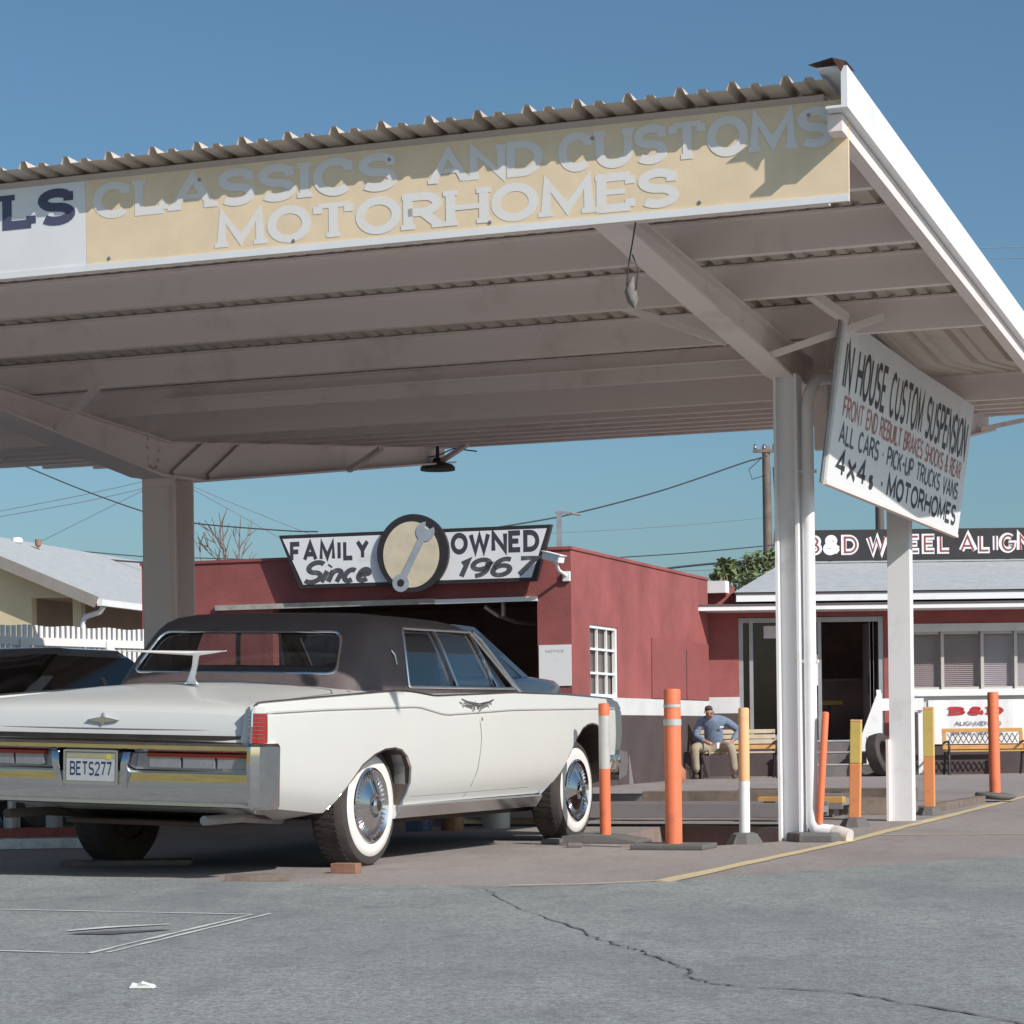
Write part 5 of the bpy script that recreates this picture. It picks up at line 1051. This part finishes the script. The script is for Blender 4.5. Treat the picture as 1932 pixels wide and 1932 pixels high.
MB().tube([(.16, -.1, 7.4), (.19, -.1, 6.6), (.17, -.1, 5.9), (.1, -.1, 5.3)], [.06, .05, .03, .02], 8).build('riser', POLEM, up); MB().tube([(-.1, -.1, 7.7), (-.5, -.1, 7.35), (-.42, -.1, 7.1), (-.08, -.1, 7.2)], .012, 6).build('jumper_wire', IRON, up)
p = ray_pt(1660, 1000, 46); sp2 = MB().tube([(0, 0, 0), (0, 0, 5.2)], .085, 12).lathe([(.085, 5.2), (.11, 5.21), (.11, 5.26), (0, 5.27)], 12).build('steel_pole', mat('brown steel', (.13, .10, .09), .6), None, 50); sp2.location = (p.x, 46, 0); tag(sp2, 'short brown steel pole rising behind the rooftop sign', 'pole')
p = ray_pt(1055, 1000, 50); sl = thing('street_light', 'grey street light pole with a short arm to the right behind the family sign', 'street light', (p.x, 50, 0)); zt2 = ray_pt(1055, 966, 50).z
MB().box(-.055, .055, -.055, .055, 0, zt2).build('pole', GREYM, sl); MB().bar((-.08, 0, zt2), (.28, 0, zt2 - .03), .07, .05).build('arm', GREYM, sl); MB().bar((.26, 0, zt2 - .035), (.46, 0, zt2 - .06), .12, .05).build('lamp_head', GREYM, sl, bevel=.01)
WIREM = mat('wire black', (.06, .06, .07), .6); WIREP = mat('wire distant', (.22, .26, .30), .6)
def wire(label, pts, y, r, m=WIREM):
    P = [ray_pt(u, v, y) for u, v in pts]; out = []
    for i in range(len(P) - 1):
        for k in range(6):
            t = k / 6; p0 = P[max(i - 1, 0)]; p1 = P[i]; p2 = P[i + 1]; p3 = P[min(i + 2, len(P) - 1)]
            out.append(.5 * ((2 * p1) + (p2 - p0) * t + (2 * p0 - 5 * p1 + 4 * p2 - p3) * t * t + (3 * p1 - p0 - 3 * p2 + p3) * t ** 3))
    out.append(P[-1]); o = MB().tube(out, r, 5).build('power_line', m, None, 60); return tag(o, label, 'wire', 'wires across the sky')
wire('thick sagging wire from the utility pole down to the street light and family sign', [(1447, 860), (1425, 867), (1400, 874), (1250, 925), (1100, 965), (1000, 985), (850, 1008)], 59, .02)
wire('thin level wire meeting the utility pole above the red garage corner', [(1100, 1056), (1180, 1051), (1300, 1043), (1452, 1029), (1600, 1012)], 58, .014)
wire('thick low wire passing in front of the green tree by the office', [(1180, 1085), (1255, 1073), (1350, 1063), (1460, 1055), (1600, 1046)], 57, .028)
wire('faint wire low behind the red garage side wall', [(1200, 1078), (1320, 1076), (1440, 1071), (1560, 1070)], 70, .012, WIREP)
wire('dark wire falling from the upper left to the far white column', [(-20, 852), (20, 868), (150, 922), (280, 968), (365, 987), (535, 1001), (600, 1003)], 40, .012)
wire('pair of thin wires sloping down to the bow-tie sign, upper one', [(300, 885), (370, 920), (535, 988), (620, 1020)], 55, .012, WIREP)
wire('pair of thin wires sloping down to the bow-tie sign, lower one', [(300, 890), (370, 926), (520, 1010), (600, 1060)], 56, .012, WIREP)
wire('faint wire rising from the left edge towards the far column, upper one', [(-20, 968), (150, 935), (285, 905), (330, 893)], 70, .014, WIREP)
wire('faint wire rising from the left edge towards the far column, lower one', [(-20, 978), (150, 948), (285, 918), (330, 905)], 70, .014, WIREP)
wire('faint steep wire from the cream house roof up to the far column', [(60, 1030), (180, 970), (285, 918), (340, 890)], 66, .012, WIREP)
wire('wire running low along the cream house ridge', [(-20, 1027), (150, 1040), (285, 1051), (380, 1053), (560, 1058)], 50, .012)
wire('wire just under the one along the cream house ridge', [(-20, 1040), (150, 1052), (285, 1062), (400, 1064), (560, 1066)], 50, .02)
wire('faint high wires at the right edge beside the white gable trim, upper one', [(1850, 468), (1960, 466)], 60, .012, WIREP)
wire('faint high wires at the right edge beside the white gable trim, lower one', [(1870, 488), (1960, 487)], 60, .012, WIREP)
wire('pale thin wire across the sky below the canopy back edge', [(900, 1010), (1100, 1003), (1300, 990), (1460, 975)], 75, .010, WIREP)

TWIG = mat('bare twig brown', (.20, .13, .10), .85, var=.25, scale=8)
def bare_tree(label, u, y, ztop, spread, seed, n0=7):
    random.seed(seed); p = ray_pt(u, 1100, y); t = thing('bare_tree', label, 'tree', (p.x, y, 0), 0, 'bare trees beyond the red garage')
    trunk = MB(); trunk.tube([(0, 0, 0), (.03, 0, ztop * .3), (0, .05, ztop * .45)], [.16, .13, .1], 8); trunk.build('trunk', TWIG, t, 60); mb = MB()
    def br(a, d, L, r, lv):
        d.normalize(); mid = a + d * L * .5 + Vector((random.uniform(-1, 1), random.uniform(-1, 1), 0)) * L * .05; b = a + d * L
        mb.tube([a, mid, b], [r, r * .8, r * .55], 4 if lv > 1 else 6, cap=False)
        if lv >= 4: return
        for k in range(random.choice((2, 3, 3)) if lv < 3 else 3):
            nd = d + Vector((random.uniform(-1, 1), random.uniform(-1, 1), random.uniform(-.25, .7))) * .62; br(a + d * L * random.uniform(.45, 1), nd, L * random.uniform(.55, .78), max(.014, r * .55), lv + 1)
    for k in range(n0):
        a = 2 * math.pi * k / n0; br(Vector((0, .03, ztop * random.uniform(.22, .45))), Vector((math.cos(a) * spread, math.sin(a) * spread, 1.0)), ztop * .26, .06, 0)
    mb.build('crown', TWIG, t); return t
bare_tree('bare leafless tree just left of the family sign', 490, 60, 6.2, 1.0, 3, 14)
bare_tree('small bare reddish tree right beside the far white column', 385, 62, 5.7, .6, 5, 12)
bare_tree('far bare thin tree left of the far white column', 225, 75, 6.0, .28, 9, 5)
bare_tree('low bare shrub top between the cream house roof and the column', 262, 70, 5.2, .4, 12, 5)
LEAF = mat('leaf green', (.17, .21, .09), .7, var=.5, scale=2.2)
def leafy(label, u, y, clumps, seed):
    random.seed(seed); p = ray_pt(u, 1100, y); t = thing('green_tree', label, 'tree', (p.x, y, 0), 0, 'green trees behind the office roof'); mb = MB()
    zt3 = max(c[2] for c in clumps); tk = MB().tube([(0, 0, 0), (.05, 0, zt3 * .6), (.0, .05, zt3)], [.14, .09, .03], 8)
    for cx_, cy_, cz, r_ in clumps: tk.tube([(0, 0, zt3 * .5), (cx_ * .6, cy_ * .6, (cz + zt3 * .5) / 2), (cx_, cy_, cz)], [.06, .04, .015], 6)
    tk.build('trunk', TWIG, t, 60)
    for cx_, cy_, cz, r_ in clumps:
        for k in range(int(420 * r_ * r_ + 60)):
            d = Vector((random.gauss(0, 1), random.gauss(0, 1), random.gauss(0, 1))); d.normalize(); q = Vector((cx_, cy_, cz)) + Vector((d.x, d.y, d.z * .75)) * r_ * random.random() ** .45
            L_ = random.uniform(.07, .13); a = Vector((random.gauss(0, 1), random.gauss(0, 1), random.gauss(0, .6))).normalized() * L_; b_ = Vector((random.gauss(0, 1), random.gauss(0, 1), random.gauss(0, 1))).normalized() * L_ * .45
            mb.add([tuple(q - a), tuple(q - b_), tuple(q + a), tuple(q + b_)], [(0, 1, 2, 3)])
    mb.build('crown', LEAF, t); return t
# positions relative to the trunk; heights from the survey
zz = lambda v, y: ray_pt(1400, v, y).z
leafy('green leafy tree behind the left end of the office roof', 1415, 52, [(.15, 0, zz(1058, 52), .33), (-.2, 0, zz(1078, 52), .36), (.35, .2, zz(1080, 52), .40), (-.05, -.1, zz(1100, 52), .5), (.5, 0, zz(1050, 52), .2), (-.42, 0, zz(1065, 52), .16)], 21)
leafy('small green tree with thin trunk beside the garage end wall', 1366, 50, [(0, 0, zz(1068, 50), .22), (-.12, 0, zz(1085, 50), .18), (.15, .1, zz(1085, 50), .18)], 22)

# shop clutter seen under the sedan
def crate(label, x, y, L, w_, h, m, rz=0):
    t = thing('parts_crate', label, 'crate', (x, y, 0), rz)
    MB().box(-L / 2, L / 2, -w_ / 2, w_ / 2, .03, h).build('body', m, t, bevel=.02); MB().box(-L / 2 - .01, L / 2 + .01, -w_ / 2 - .01, w_ / 2 + .01, h + .001, h + .04).build('lid', m, t, bevel=.01); MB().box(-L / 2 + .05, -L / 2 + .12, -w_ / 2, w_ / 2, 0, .029).box(L / 2 - .12, L / 2 - .05, -w_ / 2, w_ / 2, 0, .029).build('runner', IRON, t)
SLATE = mat('slate blue plastic', (.24, .25, .33), .7, var=.15); RUST = mat('rusty red steel', (.38, .10, .07), .7, var=.3, scale=9); STEEL = mat('bright steel bits', (.55, .56, .58), .35, .6, var=.3, scale=12)
crate('slate blue crate under the white sedan behind the differential', -2.45, 21.5, 1.0, .6, .42, SLATE, .1); crate('low slate blue bin right of the larger crate under the sedan', -1.62, 21.3, .62, .5, .36, SLATE, -.1)
crate('rusty red parts bin under the front door of the sedan', -.55, 20.8, .5, .4, .30, RUST, .2)
def jug(label, x, y, h, r, m):
    o = MB().lathe([(0, 0), (r, 0), (r, h * .62), (r * .8, h * .75), (r * .3, h * .85), (r * .3, h), (0, h)], 16).build('plastic_jug', m, None, 50); o.location = (x, y, 0); return tag(o, label, 'jug', 'jugs on the shop floor')
JB = mat('blue jug plastic', (.07, .10, .20), .5); JW = mat('pale jug plastic', (.42, .42, .40), .5); JO = mat('amber jug plastic', (.34, .16, .06), .5)
jug('blue jug leftmost of the jugs seen under the sedan sill', -.78, 18.3, .30, .10, JB); jug('amber jug beside the blue jug under the sedan', -.52, 18.4, .26, .09, JO); jug('pale jug rightmost of the jugs seen under the sedan sill', -.18, 18.7, .30, .11, JW)
tr = thing('steel_trestle', 'rusty red steel trestle with parts seen left of the left rear tyre', 'trestle', (-3.75, 17.0, 0), .1)
MB().box(-.9, .9, -.1, .1, .04, .11).build('beam', RUST, tr); MB().box(-.8, -.72, -.2, .2, 0, .039).box(.72, .8, -.2, .2, 0, .039).build('leg', RUST, tr)
for i, x in enumerate((-.6, -.25, .1, .4)): MB().lathe([(0, 0), (.06, 0), (.06, .12), (.03, .14), (.03, .2), (0, .2)], 12, Matrix.Translation((x, 0, .112))).build('part_can', (STEEL, JB, STEEL, JW)[i], tr, 50)
o = MB().box(-1.0, 1.0, -.12, .12, 0, .07).build('floor_beam', STEEL, None, bevel=.004); o.location = (-3.75, 16.2, 0); o.rotation_euler = (0, 0, .1); tag(o, 'low pale steel beam on the floor before the rusty trestle', 'beam')
plank('pale timber lying under the sedan near its front wheel', None, (-.1, 19.2, .02), 0, 1.0, .16, .06, .05, PALEWOOD); plank('second grey timber behind the pale one under the sedan front', None, (.05, 19.9, .05), 0, 1.0, .18, .08, -.05, WOOD)
# grey ramp plate behind the front bumper
o = MB().prism([(-.10, 0), (.16, 0), (.05, .80), (-.04, .80)], -.03, .03, 'y').build('grey_bracket', RAIL, None, bevel=.006); o.location = (1.47, 33.5, 0); tag(o, 'grey tapered steel plate standing by the dark wall base behind the sedan bumper', 'plate')
# what the chrome sees behind the camera: unseen dry hill, sized and placed for the bumper reflection
DRY = mat('dry grass', (.46, .36, .10), .95, var=.45, scale=.5, bump=.4, bscale=20)
random.seed(4); mb = MB(); xs_ = [-90 + 4 * i for i in range(20)]
mb.loft([[(x, y + random.uniform(-.6, .6), z + random.uniform(-.25, .25) * (z > .1)) for x in xs_] for y, z in ((-10, .012), (-14, .6), (-22, 2.6), (-34, 5.2), (-50, 6.5))], False, False)
struct(mb.build('hill', DRY, None, 60))
